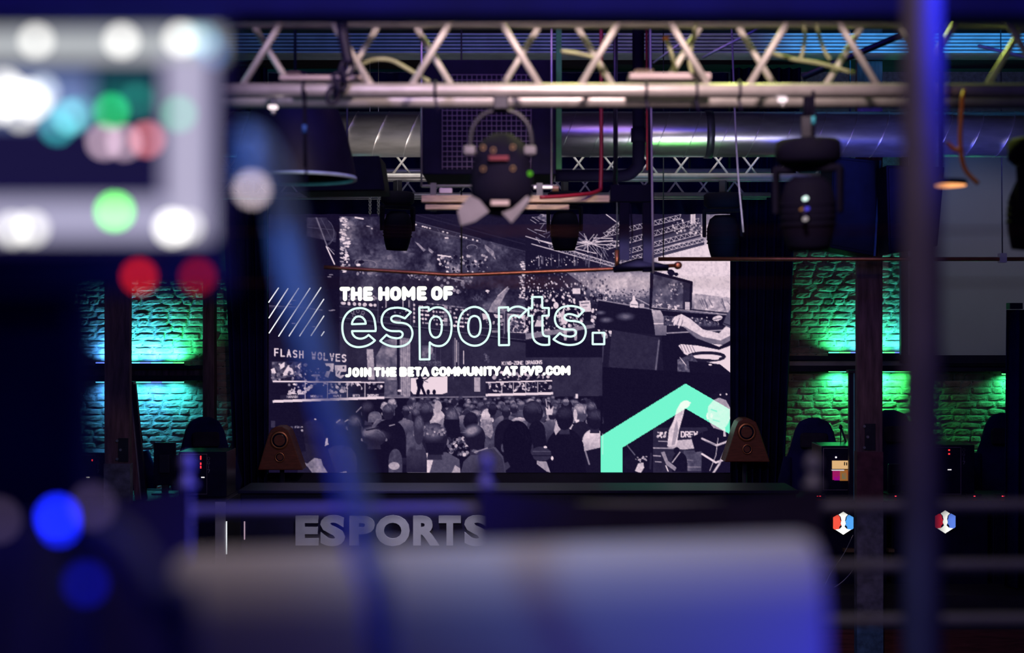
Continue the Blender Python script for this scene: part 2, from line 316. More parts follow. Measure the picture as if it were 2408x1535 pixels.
    p.ell(1577, 641, 9, 7, .04, 1, .5); p.ell(1589, 645, 5, 4, .04); p.line([(1565, 632), (1590, 648)], 3, .05)
    p.poly([(1487, 696), (1492, 696), (1494, 706), (1500, 712), (1500, 724), (1480, 722), (1481, 711), (1486, 706)], .78); p.rect(1503, 714, 1514, 724, .66); p.line([(1484, 716), (1497, 717)], 2, .4)
    p.poly([(1586, 744), (1602, 738), (1622, 749), (1652, 774), (1690, 783), (1717, 755), (1717, 800), (1694, 814), (1652, 806), (1622, 782), (1606, 768), (1582, 762)], .74)
    p.poly([(1606, 766), (1652, 792), (1694, 800), (1717, 788), (1717, 802), (1694, 815), (1650, 807), (1620, 783)], .4, .8)
    for q in (((1586, 746), (1580, 756)), ((1594, 742), (1584, 764)), ((1602, 740), (1595, 770))): p.line(q, 3, .8); 
    p.line([(1597, 748), (1590, 766)], 1.2, .3); p.line([(1605, 752), (1600, 768)], 1.2, .35)
    p.ell(1686, 748, 12, 6, .74, 1, -.25); p.line([(1676, 752), (1694, 748)], 1.4, .2); p.poly([(1698, 762), (1708, 738), (1717, 726), (1717, 772)], .34); p.line([(1696, 758), (1717, 766)], 2, .1)
    p.poly([(1594, 812), (1612, 803), (1646, 806), (1717, 812), (1717, 880), (1702, 876), (1680, 855), (1650, 848), (1608, 832)], .82, 1, tex=.05, cell=12)
    p.poly([(1592, 808), (1640, 796), (1690, 815), (1717, 800), (1717, 812), (1690, 822), (1640, 812)], .06)
    for i in range(5): p.line([(1598 + i * 7, 808 + i), (1606 + i * 7, 828)], 1.3, .35)
    p.line(arc(1660, 838, 42, 9, 0, 6.3, 18), 7, .1); p.ell(1674, 840, 16, 5, .8, 1, .15); p.poly([(1592, 845), (1626, 832), (1644, 856), (1640, 881), (1592, 881)], .34, 1, tex=.2, cell=7); p.poly([(1618, 848), (1692, 856), (1717, 876), (1717, 882), (1622, 882)], .05); p.line([(1598, 840), (1612, 858)], 2, .75); p.ell(1669, 857, 4, 2, .8)
    p.poly([(1415, 862), (1717, 880), (1717, 1111), (1415, 1111)], .035)
    # stage show
    p.poly([(632, 800), (799, 760), (1236, 800), (1416, 800), (1416, 1111), (632, 1111)], .055)
    p.poly([(799, 756), (1010, 776), (1236, 806), (1236, 840), (1416, 840), (1416, 935), (905, 935), (800, 900)], .18, 1, tex=.05, cell=24)
    p.poly([(862, 820), (878, 820), (882, 892), (866, 892)], .6, 1, tex=.1, cell=8); p.poly([(884, 838), (905, 800), (936, 792), (936, 933), (905, 933), (886, 890)], .42, 1, tex=.22, cell=18)
    p.poly([(940, 792), (965, 796), (965, 933), (942, 933)], .5, 1, tex=.12, cell=7); p.line([(936, 790), (936, 930)], 5, .06)
    for x in (944, 949, 953, 958, 962): p.line([(x, 800), (x, 930)], 1.4, .68, .7)
    p.rect(905, 893, 936, 932, .3, .7, tex=.2, cell=10); p.rect(965, 800, 1112, 930, .17, 1, tex=.04, cell=12)
    for x, ya, yb, v in ((1070, 795, 860, .6), (1074, 800, 850, .7), (1078, 805, 870, .5), (1090, 825, 855, .75), (1066, 800, 890, .3), (1024, 815, 865, .3), (1036, 820, 860, .25)): p.line([(x, ya), (x, yb)], 2.2, v)
    p.poly([(992, 812), (1018, 812), (1024, 845), (992, 845)], .34, 1, tex=.2, cell=7); p.ell(1012, 824, 6, 9, .6, .8)
    p.text('MID-SEASON', 985, 849, 52, 5, 1.1, .42); p.text('INVITATIONAL', 984, 856, 56, 4, 1, .4)
    p.poly([(966, 888), (1052, 884), (1052, 922), (1040, 926), (972, 926), (966, 918)], .82, 1, tex=.04, cell=20)
    p.poly([(978, 892), (990, 886), (998, 892), (994, 906), (1003, 928), (997, 930), (990, 912), (985, 932), (977, 932), (982, 912)], .04); p.ell(987, 888, 4, 5, .05); p.line([(992, 895), (1004, 890), (1012, 882)], 3, .08); p.line([(996, 894), (1006, 898)], 2.4, .5)
    for x in (1007, 1021): p.ell(x, 921, 4, 6, .05)
    p.rect(1115, 886, 1129, 920, .62); p.dabs(1136, 830, 1150, 850, 20, 1, 3, .2, .45)
    p.line([(905, 934), (1140, 932)], 2.6, .5); p.line([(960, 938), (1140, 935)], 2, .22); p.ell(940, 918, 5, 3, .75); p.ell(930, 930, 20, 3, .4)
    # left booth
    p.rect(636, 848, 812, 896, .1); p.poly([(640, 850), (710, 850), (706, 880), (640, 894)], .3, 1, tex=.25, cell=9)
    for q in (((662, 884), (672, 868), (680, 855), (690, 870), (692, 884), (700, 878)), ((659, 858), (670, 850), (670, 862), (660, 868)), ((698, 860), (708, 852), (706, 868)), ((638, 868), (646, 864), (650, 876), (640, 882)), ((764, 853), (786, 853), (784, 874), (774, 872), (768, 862))): p.poly(q, .76)
    p.poly([(787, 858), (815, 858), (815, 878), (802, 890), (790, 884)], .72); p.poly([(802, 874), (815, 873), (815, 880), (800, 882)], .1); p.ell(808, 864, 2, 3, .2); p.line([(794, 878), (798, 872)], 2, .2)
    p.poly([(763, 884), (770, 868), (778, 872), (772, 888)], .66); p.ell(771, 866, 6, 6, .06); p.ell(681, 853, 7, 5, .1); p.dabs(640, 855, 720, 895, 50, 1, 4, .05, .7); p.dabs(715, 862, 765, 894, 16, 1, 2.4, .4, .8); p.ell(743, 882, 11, 3, .62); p.poly([(744, 884), (747, 884), (750, 896), (742, 896)], .6)
    p.rect(640, 899, 904, 940, .05); p.dabs(680, 900, 900, 914, 60, 1.5, 5, .45, .85); p.dabs(675, 905, 900, 924, 50, 2, 6, .04, .12); p.dabs(680, 916, 720, 928, 14, 2, 5, .6, .8); p.dabs(775, 916, 812, 926, 12, 2, 5, .6, .8)
    p.poly([(660, 928), (904, 923), (904, 934), (660, 940)], .13); p.poly([(676, 925), (690, 921), (700, 926), (712, 921), (716, 927)], .75)
    p.poly([(642, 894), (904, 897), (904, 900), (642, 898)], .86); p.poly([(642, 940), (904, 931), (904, 937), (642, 946)], .88)
    for x in (718, 770.5, 817, 858.5): p.line([(x, 899), (x, 938)], 2, .75)
    for t, x, w in (('HANABI', 675, 28), ('MOOJIN', 731, 28), ('MAPLE', 784, 20), ('BETTY', 830, 17), ('SWORDART', 864, 27)): p.text(t, x, 929.5 - (x - 675) * .015, w, 5, 1.2, .75)
    x = 645
    for i, ch in enumerate('FLASH WOLVES'):
        xx = 645.5 + i * 14.6 if i < 5 else 733 + (i - 6) * 14.2; yy = 820 + (xx - 645) * .088
        for st in GLYPH.get(ch, ()): p.line([(xx + 1.6 + 7.6 * u, yy + 15.5 * v) for u, v in st], 3.4, .84)
        if i > 5: p.line([(xx - 1, yy + 8.4), (xx + 11, yy + 8.8)], 1.2, .1)
    # right booth
    p.rect(1142, 874, 1296, 925, .12); p.dabs(1160, 876, 1294, 894, 60, 2, 5, .55, .84); p.dabs(1165, 882, 1290, 896, 24, 3, 7, .05, .14)
    p.rect(1142, 898, 1298, 922, .1); p.dabs(1150, 900, 1296, 918, 70, 1.5, 4.6, .5, .82); p.dabs(1155, 902, 1290, 920, 60, 1.5, 5, .04, .12)
    p.poly([(1142, 897), (1298, 893), (1298, 896), (1142, 900)], .86); p.poly([(1142, 925), (1300, 921), (1300, 927), (1142, 931)], .86)
    for x in (1180, 1207, 1236, 1264): p.line([(x, 898), (x, 923)], 1.8, .7)
    p.text('KING-ZONE DRAGONS', 1180, 850, 95, 7.4, 1.7, .82, -3)
    # the audience from behind
    p.poly([(905, 938), (1416, 930), (1416, 1111), (632, 1111), (632, 950)], .04)
    for row in range(5):
        y = 940 + row * 9; r = 5.5 + row * 1.7
        for k in range(int(440 / (r * 2.1))):
            x = 965 + k * r * 2.1 + U(-5, 5); v = U(.04, .26)
            if R.random() < .4: p.shoulders(x, y + r * .9, r * 1.9, r * 2.4, U(.2, .7))
            p.head(x, y + U(-4, 4), r, r * 1.2, v, U(.25, .72) if R.random() < .75 else 0, U(-1, 1))
    for x, y, w, h, v in ((900, 985, 26, 40, .45), (955, 985, 30, 60, .42), (1000, 975, 26, 60, .5), (960, 1030, 34, 60, .3), (1190, 975, 34, 60, .4), (1222, 980, 26, 40, .65), (1215, 1000, 30, 40, .6), (1300, 985, 28, 50, .5), (1375, 995, 30, 60, .3), (1090, 975, 20, 40, .55)): p.shoulders(x, y, w, h, v, lo=v * .3)
    p.shoulders(1023, 960, 26, 60, .66); p.ell(1030, 955, 9, 14, .6)
    H = p.head
    H(866, 966, 15, 24, .05, .28, -.5); p.line([(838, 968), (850, 956)], 2.4, .55); p.shoulders(882, 966, 16, 26, .38)
    H(905, 955, 9, 11, .5, .66); H(922, 950, 11, 14, .3, .72); H(913, 968, 14, 19, .12, .45); p.shoulders(915, 985, 40, 90, .045); p.line([(916, 1000), (928, 997)], 2.4, .6); p.line([(880, 996), (886, 986), (894, 984)], 2, .5)
    H(955, 965, 9, 13, .1, .5); H(985, 960, 12, 16, .12, .5, -1); H(1002, 968, 17, 24, .1, .42); H(978, 975, 10, 20, .08, .5)
    p.shoulders(977, 1000, 22, 70, .34); p.shoulders(1050, 980, 22, 60, .55); H(1062, 992, 18, 36, .05, .5, .2); p.poly([(1046, 985), (1080, 985), (1085, 1040), (1046, 1030)], .05)
    H(1107, 990, 17, 22, .06, .14); p.line([(1090, 1008), (1128, 1010)], 2, .05); p.shoulders(1155, 1000, 16, 60, .3); H(1145, 982, 14, 22, .62, .76, -.4); p.poly([(1132, 985), (1156, 985), (1160, 1015), (1154, 1030), (1140, 1020), (1126, 1020)], .52, 1, tex=.16, cell=4)
    H(1158, 962, 10, 14, .07, .2); H(1190, 966, 11, 15, .1, .4); H(1208, 958, 10, 13, .12, .5); p.shoulders(1192, 985, 30, 80, .05)
    H(1225, 952, 9, 11, .25, .6); H(1248, 948, 10, 12, .4, .7); p.shoulders(1250, 985, 40, 60, .4); H(1253, 968, 24, 27, .08, .3); p.poly([(1285, 975), (1282, 955), (1288, 962), (1290, 948), (1294, 962), (1302, 952), (1298, 975)], .72); p.line([(1283, 938), (1286, 955)], 3, .6)
    p.shoulders(1300, 985, 28, 60, .42, lo=.1); H(1332, 955, 13, 15, .06); H(1330, 945, 8, 8, .3, .66)
    H(1363, 970, 17, 22, .3, .7, .2); p.ell(1352, 975, 5, 14, .7); p.poly([(1352, 985), (1362, 985), (1360, 995), (1354, 998)], .8); p.shoulders(1366, 990, 26, 60, .1); H(1390, 962, 12, 18, .1, .5)
    p.rect(1353, 925, 1359, 936, .85)
    p.shoulders(1396, 1008, 28, 60, .74, lo=.6); H(1398, 985, 19, 24, .07, .3); p.poly([(1372, 1060), (1416, 1050), (1416, 1111), (1378, 1111)], .06); p.line([(1376, 1060), (1385, 1090)], 4, .5)
    H(1262, 1016, 20, 28, .05); p.poly([(1243, 1015), (1282, 1015), (1286, 1060), (1240, 1060)], .05); p.shoulders(1328, 1006, 46, 110, .05, lo=.03); H(1327, 982, 21, 28, .06, .22); p.poly([(1302, 1010), (1308, 985), (1312, 1000), (1318, 1008), (1306, 1022)], .66)
    p.ell(1272, 1066, 24, 17, .2, 1, .08); p.line([(1252, 1060), (1294, 1060)], 2, .36); p.line([(1252, 1070), (1296, 1070)], 2, .05); p.line([(1254, 1082), (1294, 1084)], 2, .05); p.ell(1248, 1053, 5, 4, .75); p.ell(1282, 1050, 4, 3, .82); p.ell(1298, 1076, 3, 5, .8); p.poly([(1262, 1082), (1285, 1084), (1294, 1110), (1262, 1100)], .58)
    H(1216, 1040, 34, 52, .022); p.poly([(1188, 1060), (1246, 1060), (1262, 1090), (1290, 1111), (1158, 1111), (1188, 1088)], .025); p.poly([(1150, 1111), (1180, 1090), (1194, 1084), (1200, 1096), (1180, 1111)], .3, .8)
    p.dabs(1055, 1030, 1100, 1068, 60, 1.5, 5, .04, .78); p.poly([(1083, 1111), (1090, 1084), (1115, 1060), (1165, 1050), (1183, 1072), (1190, 1111)], .36, 1, lo=.25); p.poly([(1122, 1062), (1160, 1052), (1182, 1078), (1186, 1111), (1130, 1111)], .2, .7); H(1118, 1028, 23, 30, .08); p.ell(1110, 1011, 18, 11, .6, .9, -.35, soft=.5); p.poly([(1112, 1055), (1128, 1058), (1120, 1066), (1108, 1060)], .4); p.line([(1116, 1062), (1146, 1052)], 2.4, .6)
    p.poly([(958, 1111), (966, 1084), (1006, 1062), (1050, 1062), (1080, 1078), (1083, 1111)], .34); p.poly([(958, 1111), (966, 1084), (1008, 1062), (1020, 1075), (1010, 1111)], .74); p.poly([(1062, 1111), (1070, 1092), (1082, 1100), (1083, 1111)], .62)
    H(1022, 1030, 30, 37, .1); p.ell(1018, 1014, 24, 18, .42, .9, soft=.4); p.dabs(1002, 1000, 1048, 1024, 26, 1.5, 4, .2, .7); p.poly([(1000, 1040), (1045, 1040), (1042, 1068), (1008, 1068)], .06)
    p.shoulders(980, 1040, 24, 70, .3, lo=.12); H(985, 1010, 12, 34, .2, .4)
    p.poly([(832, 1111), (836, 1060), (858, 1030), (900, 1030), (925, 1050), (935, 1111)], .03); H(880, 1028, 28, 20, .12, .5); p.ell(868, 1012, 20, 9, .5, .8, -.3, soft=.4); p.line([(862, 1010), (895, 1004)], 3, .06); p.ell(893, 1024, 20, 9, .25, .7, soft=.5)
    p.shoulders(930, 1054, 16, 56, .3); p.ell(927, 1094, 13, 9, .62)
    H(834, 1000, 17, 25, .09, .46, -.2); p.ell(843, 1022, 8, 14, .06); H(800, 1000, 13, 17, .1, .5, -.4); p.line([(792, 992), (800, 986)], 3, .75); p.line([(818, 986), (812, 990)], 3, .7)
    p.shoulders(800, 1045, 40, 70, .26, lo=.16); H(737, 1025, 30, 40, .09, .14); p.poly([(767, 1030), (771, 1028), (773, 1044), (764, 1048)], .76); p.poly([(714, 1040), (770, 1050), (790, 1111), (700, 1111)], .12)
    p.poly([(706, 1084), (724, 1088), (740, 1075), (756, 1078), (760, 1092), (772, 1111), (735, 1111), (724, 1096)], .5, 1, tex=.12, cell=12); p.poly([(795, 1111), (815, 1106), (817, 1111)], .75)
    p.dabs(664, 1002, 712, 1012, 34, 1, 3.4, .2, .6); p.poly([(660, 1010), (712, 1004), (720, 1060), (690, 1060)], .05); p.rect(638, 988, 648, 1004, .22); p.ell(742, 985, 3, 2, .7); p.ell(711, 1011, 3, 3, .6)
    p.rect(1411, 930, 1416, 1111, .03)
    # lower right: a competitor in a dark jersey points upwards
    p.rect(1417, 1000, 1717, 1111, .04); p.poly([(1535, 1005), (1700, 1003), (1700, 1111), (1535, 1111)], .16, 1, tex=.04, cell=20)
    p.dabs(1543, 1014, 1566, 1028, 16, 1.5, 3.4, .6, .85); p.text('DREW', 1600, 1014, 40, 12, 2.8, .82)
    for x, y, w, t in ((1536, 1052, 46, 3), (1536, 1070, 16, 3), (1540, 1084, 14, 2.4), (1612, 1080, 16, 2.4), (1612, 1096, 34, 3), (1548, 1036, 26, 2.4)): p.line([(x, y), (x + w, y + 1)], t, .62)
    p.rect(1606, 1058, 1648, 1106, .42, .7, tex=.2, cell=14)
    p.poly([(1590, 1034), (1640, 1030), (1640, 1052), (1606, 1056), (1568, 1050)], .68); p.poly([(1612, 945), (1606, 975), (1596, 1010), (1590, 1046), (1568, 1048), (1572, 1010), (1584, 985), (1590, 962), (1600, 945)], .74); p.poly([(1590, 985), (1594, 1010), (1586, 1044), (1578, 1046), (1584, 1010)], .5, .6); p.ell(1610, 950, 12, 9, .8, 1, -.4); p.line([(1612, 950), (1622, 946)], 4, .8)
    p.poly([(1624, 1026), (1650, 1016), (1660, 1058), (1634, 1062)], .05)
    p.poly([(1652, 1014), (1700, 1000), (1717, 1020), (1717, 1111), (1648, 1111)], .05); p.line([(1650, 1030), (1684, 1046), (1717, 1034)], 5, .72); p.line([(1650, 1066), (1682, 1086), (1717, 1074)], 5, .78); p.line([(1716, 1030), (1690, 1090), (1676, 1111)], 5, .7); p.line([(1690, 1010), (1682, 1070), (1668, 1105)], 1.8, .7)
    p.line([(1658, 1036), (1680, 1044)], 2.5, .5)
    H(1690, 968, 27, 42, .6); p.poly([(1664, 955), (1668, 930), (1690, 918), (1712, 930), (1717, 960), (1706, 940), (1690, 934), (1676, 940)], .06); p.line([(1672, 962), (1684, 966)], 3, .2); p.line([(1676, 986), (1690, 990)], 3, .3); p.ell(1672, 976, 3, 6, .75); p.ell(1693, 927, 2, 2, .9); p.ell(1707, 926, 2, 2, .9)
    p.poly([(1660, 1000), (1700, 1012), (1700, 1030), (1668, 1024)], .06)
    p.shoulders(1597, 1062, 18, 46, .05); p.ell(1590, 1058, 7, 8, .06); p.line([(1580, 1086), (1598, 1062)], 2.4, .7); p.poly([(1553, 1062), (1562, 1060), (1570, 1082), (1590, 1098), (1586, 1106), (1566, 1092)], .55); p.line([(1565, 1094), (1570, 1106)], 3, .75)
    p.ell(1486, 1085, 22, 18, .06); p.poly([(1492, 1106), (1500, 1088), (1512, 1086), (1514, 1098), (1506, 1111)], .7); p.dabs(1494, 1072, 1522, 1084, 12, 1.4, 2.6, .5, .75); p.line([(1474, 1046), (1492, 1068)], 3, .4); p.line([(1530, 1066), (1528, 1100)], 5, .14)
    g = p.g
    W = p._win(X0, Y0, X1, Y1); a, b, X, Y = W
    p.g[a, b] = np.clip(p.g[a, b] * (.9 + .24 * p.noise(X, Y, 5, 3, 41)) + .05 * (p.noise(X, Y, 2.2, 2, 51) - .4), 0, 1)
    g = p.g.reshape(p.h // SUB, SUB, p.w // SUB, SUB).mean((1, 3)) if p.h % SUB == 0 and p.w % SUB == 0 else p.g[:p.h // SUB * SUB, :p.w // SUB * SUB].reshape(p.h // SUB, SUB, p.w // SUB, SUB).mean((1, 3))
    hh, ww = g.shape
    xs = X0 + (np.arange(ww) + .5) * (X1 - X0) / ww; ys = Y0 + (np.arange(hh) + .5) * (Y1 - Y0) / hh
    X, Y = np.meshgrid(xs, ys)
    g = np.clip(g, 0, 1); g = np.clip(g * (.8 + .58 * g), 0, 1)[..., None]
    lo = np.array([15, 9, 36]) / 255; hi = np.array([238, 214, 226]) / 255; mid = np.array([78, 72, 98]) / 255
    col = np.where(g < .35, lo + (mid - lo) * g / .35, mid + (hi - mid) * (g - .35) / .65)
    m = p.inside(CHEVRON, X, Y)[..., None]
    col = np.where(m, np.array([112, 246, 206]) / 255 + g * np.array([128, 8, 36]) / 255, col)
    return np.clip(col, 0, 1)

# ---------------------------------------------------------------- materials
def _mat(name):
    m = bpy.data.materials.new(name); m.use_nodes = True
    return m, m.node_tree.nodes, m.node_tree.links

def mat(name, col, rough=.5, metal=0.0, var=.25, scale=8.0, bump=0.0, bscale=60.0, spec=.5, streak=None):
    m, N, L = _mat(name); b = N['Principled BSDF']
    tc = N.new('ShaderNodeTexCoord'); no = N.new('ShaderNodeTexNoise'); no.inputs['Scale'].default_value = scale; no.inputs['Detail'].default_value = 5
    src = tc.outputs['Object']
    if streak:
        mp = N.new('ShaderNodeMapping'); mp.inputs['Scale'].default_value = streak; L.new(src, mp.inputs[0]); src = mp.outputs[0]
    L.new(src, no.inputs['Vector'])
    r = N.new('ShaderNodeMapRange'); r.inputs[1].default_value = .3; r.inputs[2].default_value = .7; r.inputs[3].default_value = 1 - var; r.inputs[4].default_value = 1 + var
    L.new(no.outputs['Fac'], r.inputs[0])
    mx = N.new('ShaderNodeMix'); mx.data_type = 'RGBA'; mx.blend_type = 'MULTIPLY'; mx.inputs[0].default_value = 1
    mx.inputs['A'].default_value = (*col, 1); L.new(r.outputs[0], mx.inputs['B']); L.new(mx.outputs['Result'], b.inputs['Base Color'])
    b.inputs['Roughness'].default_value = rough; b.inputs['Metallic'].default_value = metal; b.inputs['Specular IOR Level'].default_value = spec
    if bump:
        n2 = N.new('ShaderNodeTexNoise'); n2.inputs['Scale'].default_value = bscale; n2.inputs['Detail'].default_value = 6; L.new(src, n2.inputs['Vector'])
        bp = N.new('ShaderNodeBump'); bp.inputs['Strength'].default_value = bump; bp.inputs['Distance'].default_value = .01
        L.new(n2.outputs['Fac'], bp.inputs['Height']); L.new(bp.outputs[0], b.inputs['Normal'])
    return m

def glow(name, col, k=1.0):
    m, N, L = _mat(name); N.remove(N['Principled BSDF'])
    e = N.new('ShaderNodeEmission'); e.inputs[0].default_value = (*col, 1); e.inputs[1].default_value = k
    L.new(e.outputs[0], N['Material Output'].inputs[0]); return m

def glow_attr(name, k=1.0):
    m, N, L = _mat(name); N.remove(N['Principled BSDF'])
    a = N.new('ShaderNodeAttribute'); a.attribute_name = 'picture'
    e = N.new('ShaderNodeEmission'); L.new(a.outputs['Color'], e.inputs[0]); e.inputs[1].default_value = k
    L.new(e.outputs[0], N['Material Output'].inputs[0]); return m

def srgb(r, g, b):
    f = lambda c: (c / 255 / 12.92) if c <= 10.3 else ((c / 255 + .055) / 1.055) ** 2.4
    return (f(r), f(g), f(b))

M = dict(
    alu=mat('brushed_aluminium', (.66, .63, .64), .42, .45, .12, 14),
    brace=mat('brushed_aluminium_brace', (.72, .69, .66), .5, .2, .12, 14),
    duct=mat('galvanised_duct', (.60, .60, .60), .30, .92, .18, 5, .05, 40, streak=(1, 4, 4)),
    black=mat('black_plastic', (.010, .007, .040), .5, spec=.3),
    gloss=mat('black_gloss', (.008, .006, .035), .25),
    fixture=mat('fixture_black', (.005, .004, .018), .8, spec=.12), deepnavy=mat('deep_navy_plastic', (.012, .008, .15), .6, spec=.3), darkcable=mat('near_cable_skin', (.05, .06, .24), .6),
    cloth=mat('black_cloth', (.012, .010, .09), .95, 0, .3, 5, .15, 200, .1),
    drape=mat('dark_drape', (.030, .022, .05), .95, 0, .3, 5, .15, 200, .1),
    navy=mat('navy_paint', (.012, .012, .34), .7),
    steel=mat('dark_steel', (.05, .05, .07), .4, .6),
    zinc=mat('zinc_rod', (.5, .5, .52), .4, .8),
    white=mat('white_plastic', (.78, .76, .76), .5, 0, .05, 3),
    pale=mat('pale_grey_metal', (.45, .42, .46), .45, .1, .12),
    pinklit=mat('pale_power_box', (.62, .52, .55), .6, 0, .08),  # white boxes; the pink light on them is mixed into this colour
    wood=mat('raw_pine', (.62, .44, .27), .65, 0, .3, 6, .1, 30, streak=(2, 20, 20)),
    post=mat('old_timber', (.17, .09, .10), .8, 0, .5, 4, .5, 25, streak=(6, 6, .8)),
    redpaint=mat('worn_red_paint', (.16, .05, .06), .8, 0, .5, 9, .3, 40),
    bluelit=mat('worn_blue_lit_paint', (.09, .20, .32), .8, 0, .6, 12, .3, 60),  # worn pale paint; the blue light falling on it is in the colour
    greypaint=mat('worn_grey_paint', (.20, .19, .22), .8, 0, .5, 12, .3, 60),
    brick=mat('old_brick', (.34, .23, .20), .9, 0, .45, 7, .6, 45),
    mortar=mat('lime_mortar', (.30, .27, .25), .95, 0, .3, 20, .8, 60),
    copper=mat('copper_pipe', (.55, .20, .10), .35, .8, .2),
    speaker=mat('cherry_veneer', (.17, .036, .024), .5, 0, .35, 5, 0, 30, streak=(2, 2, 16)),
    screen=mat('screen_fabric', (.62, .62, .64), .9, 0, .03, 2),
    letter=mat('grey_letter_face', (.42, .41, .46), .6, 0, .1),
    floor=mat('dark_floor', (.03, .025, .035), .6), ceil=mat('dark_timber_ceiling', (.03, .018, .03), .9, 0, .4, 3, streak=(1, 12, 1)),
    stagewood=mat('reddish_stage_boards', (.14, .035, .03), .7, 0, .4, 5, streak=(1, 14, 14)),
    greenlit=mat('green_lit_bar', (.02, .26, .06), .6), red=mat('red_cable', (.30, .01, .025), .5), orange=mat('orange_cord', (.75, .22, .03), .5),
    cablegreen=mat('pale_cable', (.45, .48, .28), .6), bluecable=mat('gooseneck_skin', (.22, .36, .66), .6),
    glass=mat('lamp_glass', (.2, .2, .25), .1), brass=mat('brass', (.35, .22, .12), .4, .6), shade=mat('enamel_shade', (.008, .006, .018), .5, spec=.25),
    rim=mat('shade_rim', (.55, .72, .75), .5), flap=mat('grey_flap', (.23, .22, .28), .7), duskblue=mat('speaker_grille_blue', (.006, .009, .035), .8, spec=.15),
    skin=mat('grey_hose', (.3, .3, .34), .6),
)

# ---------------------------------------------------------------- mesh helpers
class MB:
    def __init__(s): s.b = bmesh.new()
    def box(s, c, size, rot=None):
        m = Matrix.Translation(c) @ (rot or Matrix.Identity(4)) @ Matrix.Diagonal((*size, 1))
        bmesh.ops.create_cube(s.b, size=1, matrix=m); return s
    def span(s, a, b):                       # box between two corners
        a, b = Vector(a), Vector(b); return s.box((a + b) / 2, [abs(v) for v in (b - a)])
    def tube(s, pts, r, seg=12, caps=True):
        pts = [Vector(p) for p in pts]; rings = []; n = len(pts); up = None
        for i, p in enumerate(pts):
            t = (pts[min(i + 1, n - 1)] - pts[max(i - 1, 0)]).normalized()
            if up is None: up = Vector((0, 0, 1)) if abs(t.z) < .9 else Vector((1, 0, 0))
            u = (up - t * up.dot(t)).normalized(); v = t.cross(u); up = u
            rr = r[i] if isinstance(r, (list, tuple)) else r
            rings.append([s.b.verts.new(p + u * rr * math.cos(a) + v * rr * math.sin(a)) for a in [2 * math.pi * k / seg for k in range(seg)]])
        for A, B in zip(rings, rings[1:]):
            for k in range(seg): s.b.faces.new((A[k], A[(k + 1) % seg], B[(k + 1) % seg], B[k]))
        if caps: s.b.faces.new(rings[0][::-1]); s.b.faces.new(rings[-1])
        return s
    def lathe(s, prof, c, mtx=None, seg=24):
        mtx = Matrix.Translation(c) @ (mtx or Matrix.Identity(4)); rings = []
        for r, z in prof:
            if r < 1e-5: rings.append([s.b.verts.new(mtx @ Vector((0, 0, z)))])
            else: rings.append([s.b.verts.new(mtx @ Vector((r * math.cos(2 * math.pi * k / seg), r * math.sin(2 * math.pi * k / seg), z))) for k in range(seg)])
        for A, B in zip(rings, rings[1:]):
            for k in range(seg):
                q = [A[k % len(A)], A[(k + 1) % len(A)], B[(k + 1) % len(B)], B[k % len(B)]]
                q2 = []
                for v in q:
                    if v not in q2: q2.append(v)
                if len(q2) > 2: s.b.faces.new(q2)
        return s
    def face(s, pts): s.b.faces.new([s.b.verts.new(p) for p in pts]); return s
    def prism(s, pts, vec):                  # polygon swept along vec
        A = [s.b.verts.new(p) for p in pts]; B = [s.b.verts.new(Vector(p) + Vector(vec)) for p in pts]
        s.b.faces.new(A[::-1]); s.b.faces.new(B)
        for k in range(len(A)): s.b.faces.new((A[k], A[(k + 1) % len(A)], B[(k + 1) % len(A)], B[k]))
        return s
    def ball(s, c, r, seg=14):
        r = r if isinstance(r, (tuple, list)) else (r, r, r)
        bmesh.ops.create_uvsphere(s.b, u_segments=seg, v_segments=max(6, seg * 2 // 3), radius=1, matrix=Matrix.Translation(c) @ Matrix.Diagonal((*r, 1))); return s
    def stroke(s, pts, w, d, closed=False, k=10):   # flat round-ended stroke on a wall-parallel plane, drawn in the wall's own units
        P = list(pts) + ([pts[0]] if closed else []); h = w / 2
        for (x1, y1), (x2, y2) in zip(P, P[1:]):
            L = math.hypot(x2 - x1, y2 - y1)
            if L < 1e-6: continue
            nx, ny = -(y2 - y1) / L * h, (x2 - x1) / L * h
            s.face([at(*q, d) for q in ((x1 + nx, y1 + ny), (x2 + nx, y2 + ny), (x2 - nx, y2 - ny), (x1 - nx, y1 - ny))])
        for x, y in pts: s.face([at(x + h * math.cos(2 * math.pi * i / k), y + h * math.sin(2 * math.pi * i / k), d) for i in range(k)])
        return s
    def build(s, name, m, parent=None, smooth=False, bevel=0.0, origin=None):
        me = bpy.data.meshes.new(name)
        bmesh.ops.recalc_face_normals(s.b, faces=s.b.faces[:])
        root = parent
        while root is not None and root.parent is not None: root = root.parent
        if root is None:
            vs = [v.co for v in s.b.verts]
            o0 = Vector(origin) if origin else Vector(((min(v.x for v in vs) + max(v.x for v in vs)) / 2, (min(v.y for v in vs) + max(v.y for v in vs)) / 2, min(v.z for v in vs)))
        else: o0 = root.location
        bmesh.ops.translate(s.b, vec=-Vector(o0), verts=s.b.verts[:])
        s.b.to_mesh(me); s.b.free()
        if smooth:
            for p in me.polygons: p.use_smooth = True
        me.materials.append(m)
        o = bpy.data.objects.new(name, me); C.objects.link(o)
        if parent is None: o.location = o0
        else: o.parent = parent
        if bevel:
            b = o.modifiers.new('bevel', 'BEVEL'); b.width = bevel; b.segments = 2; b.limit_method = 'ANGLE'
        return o

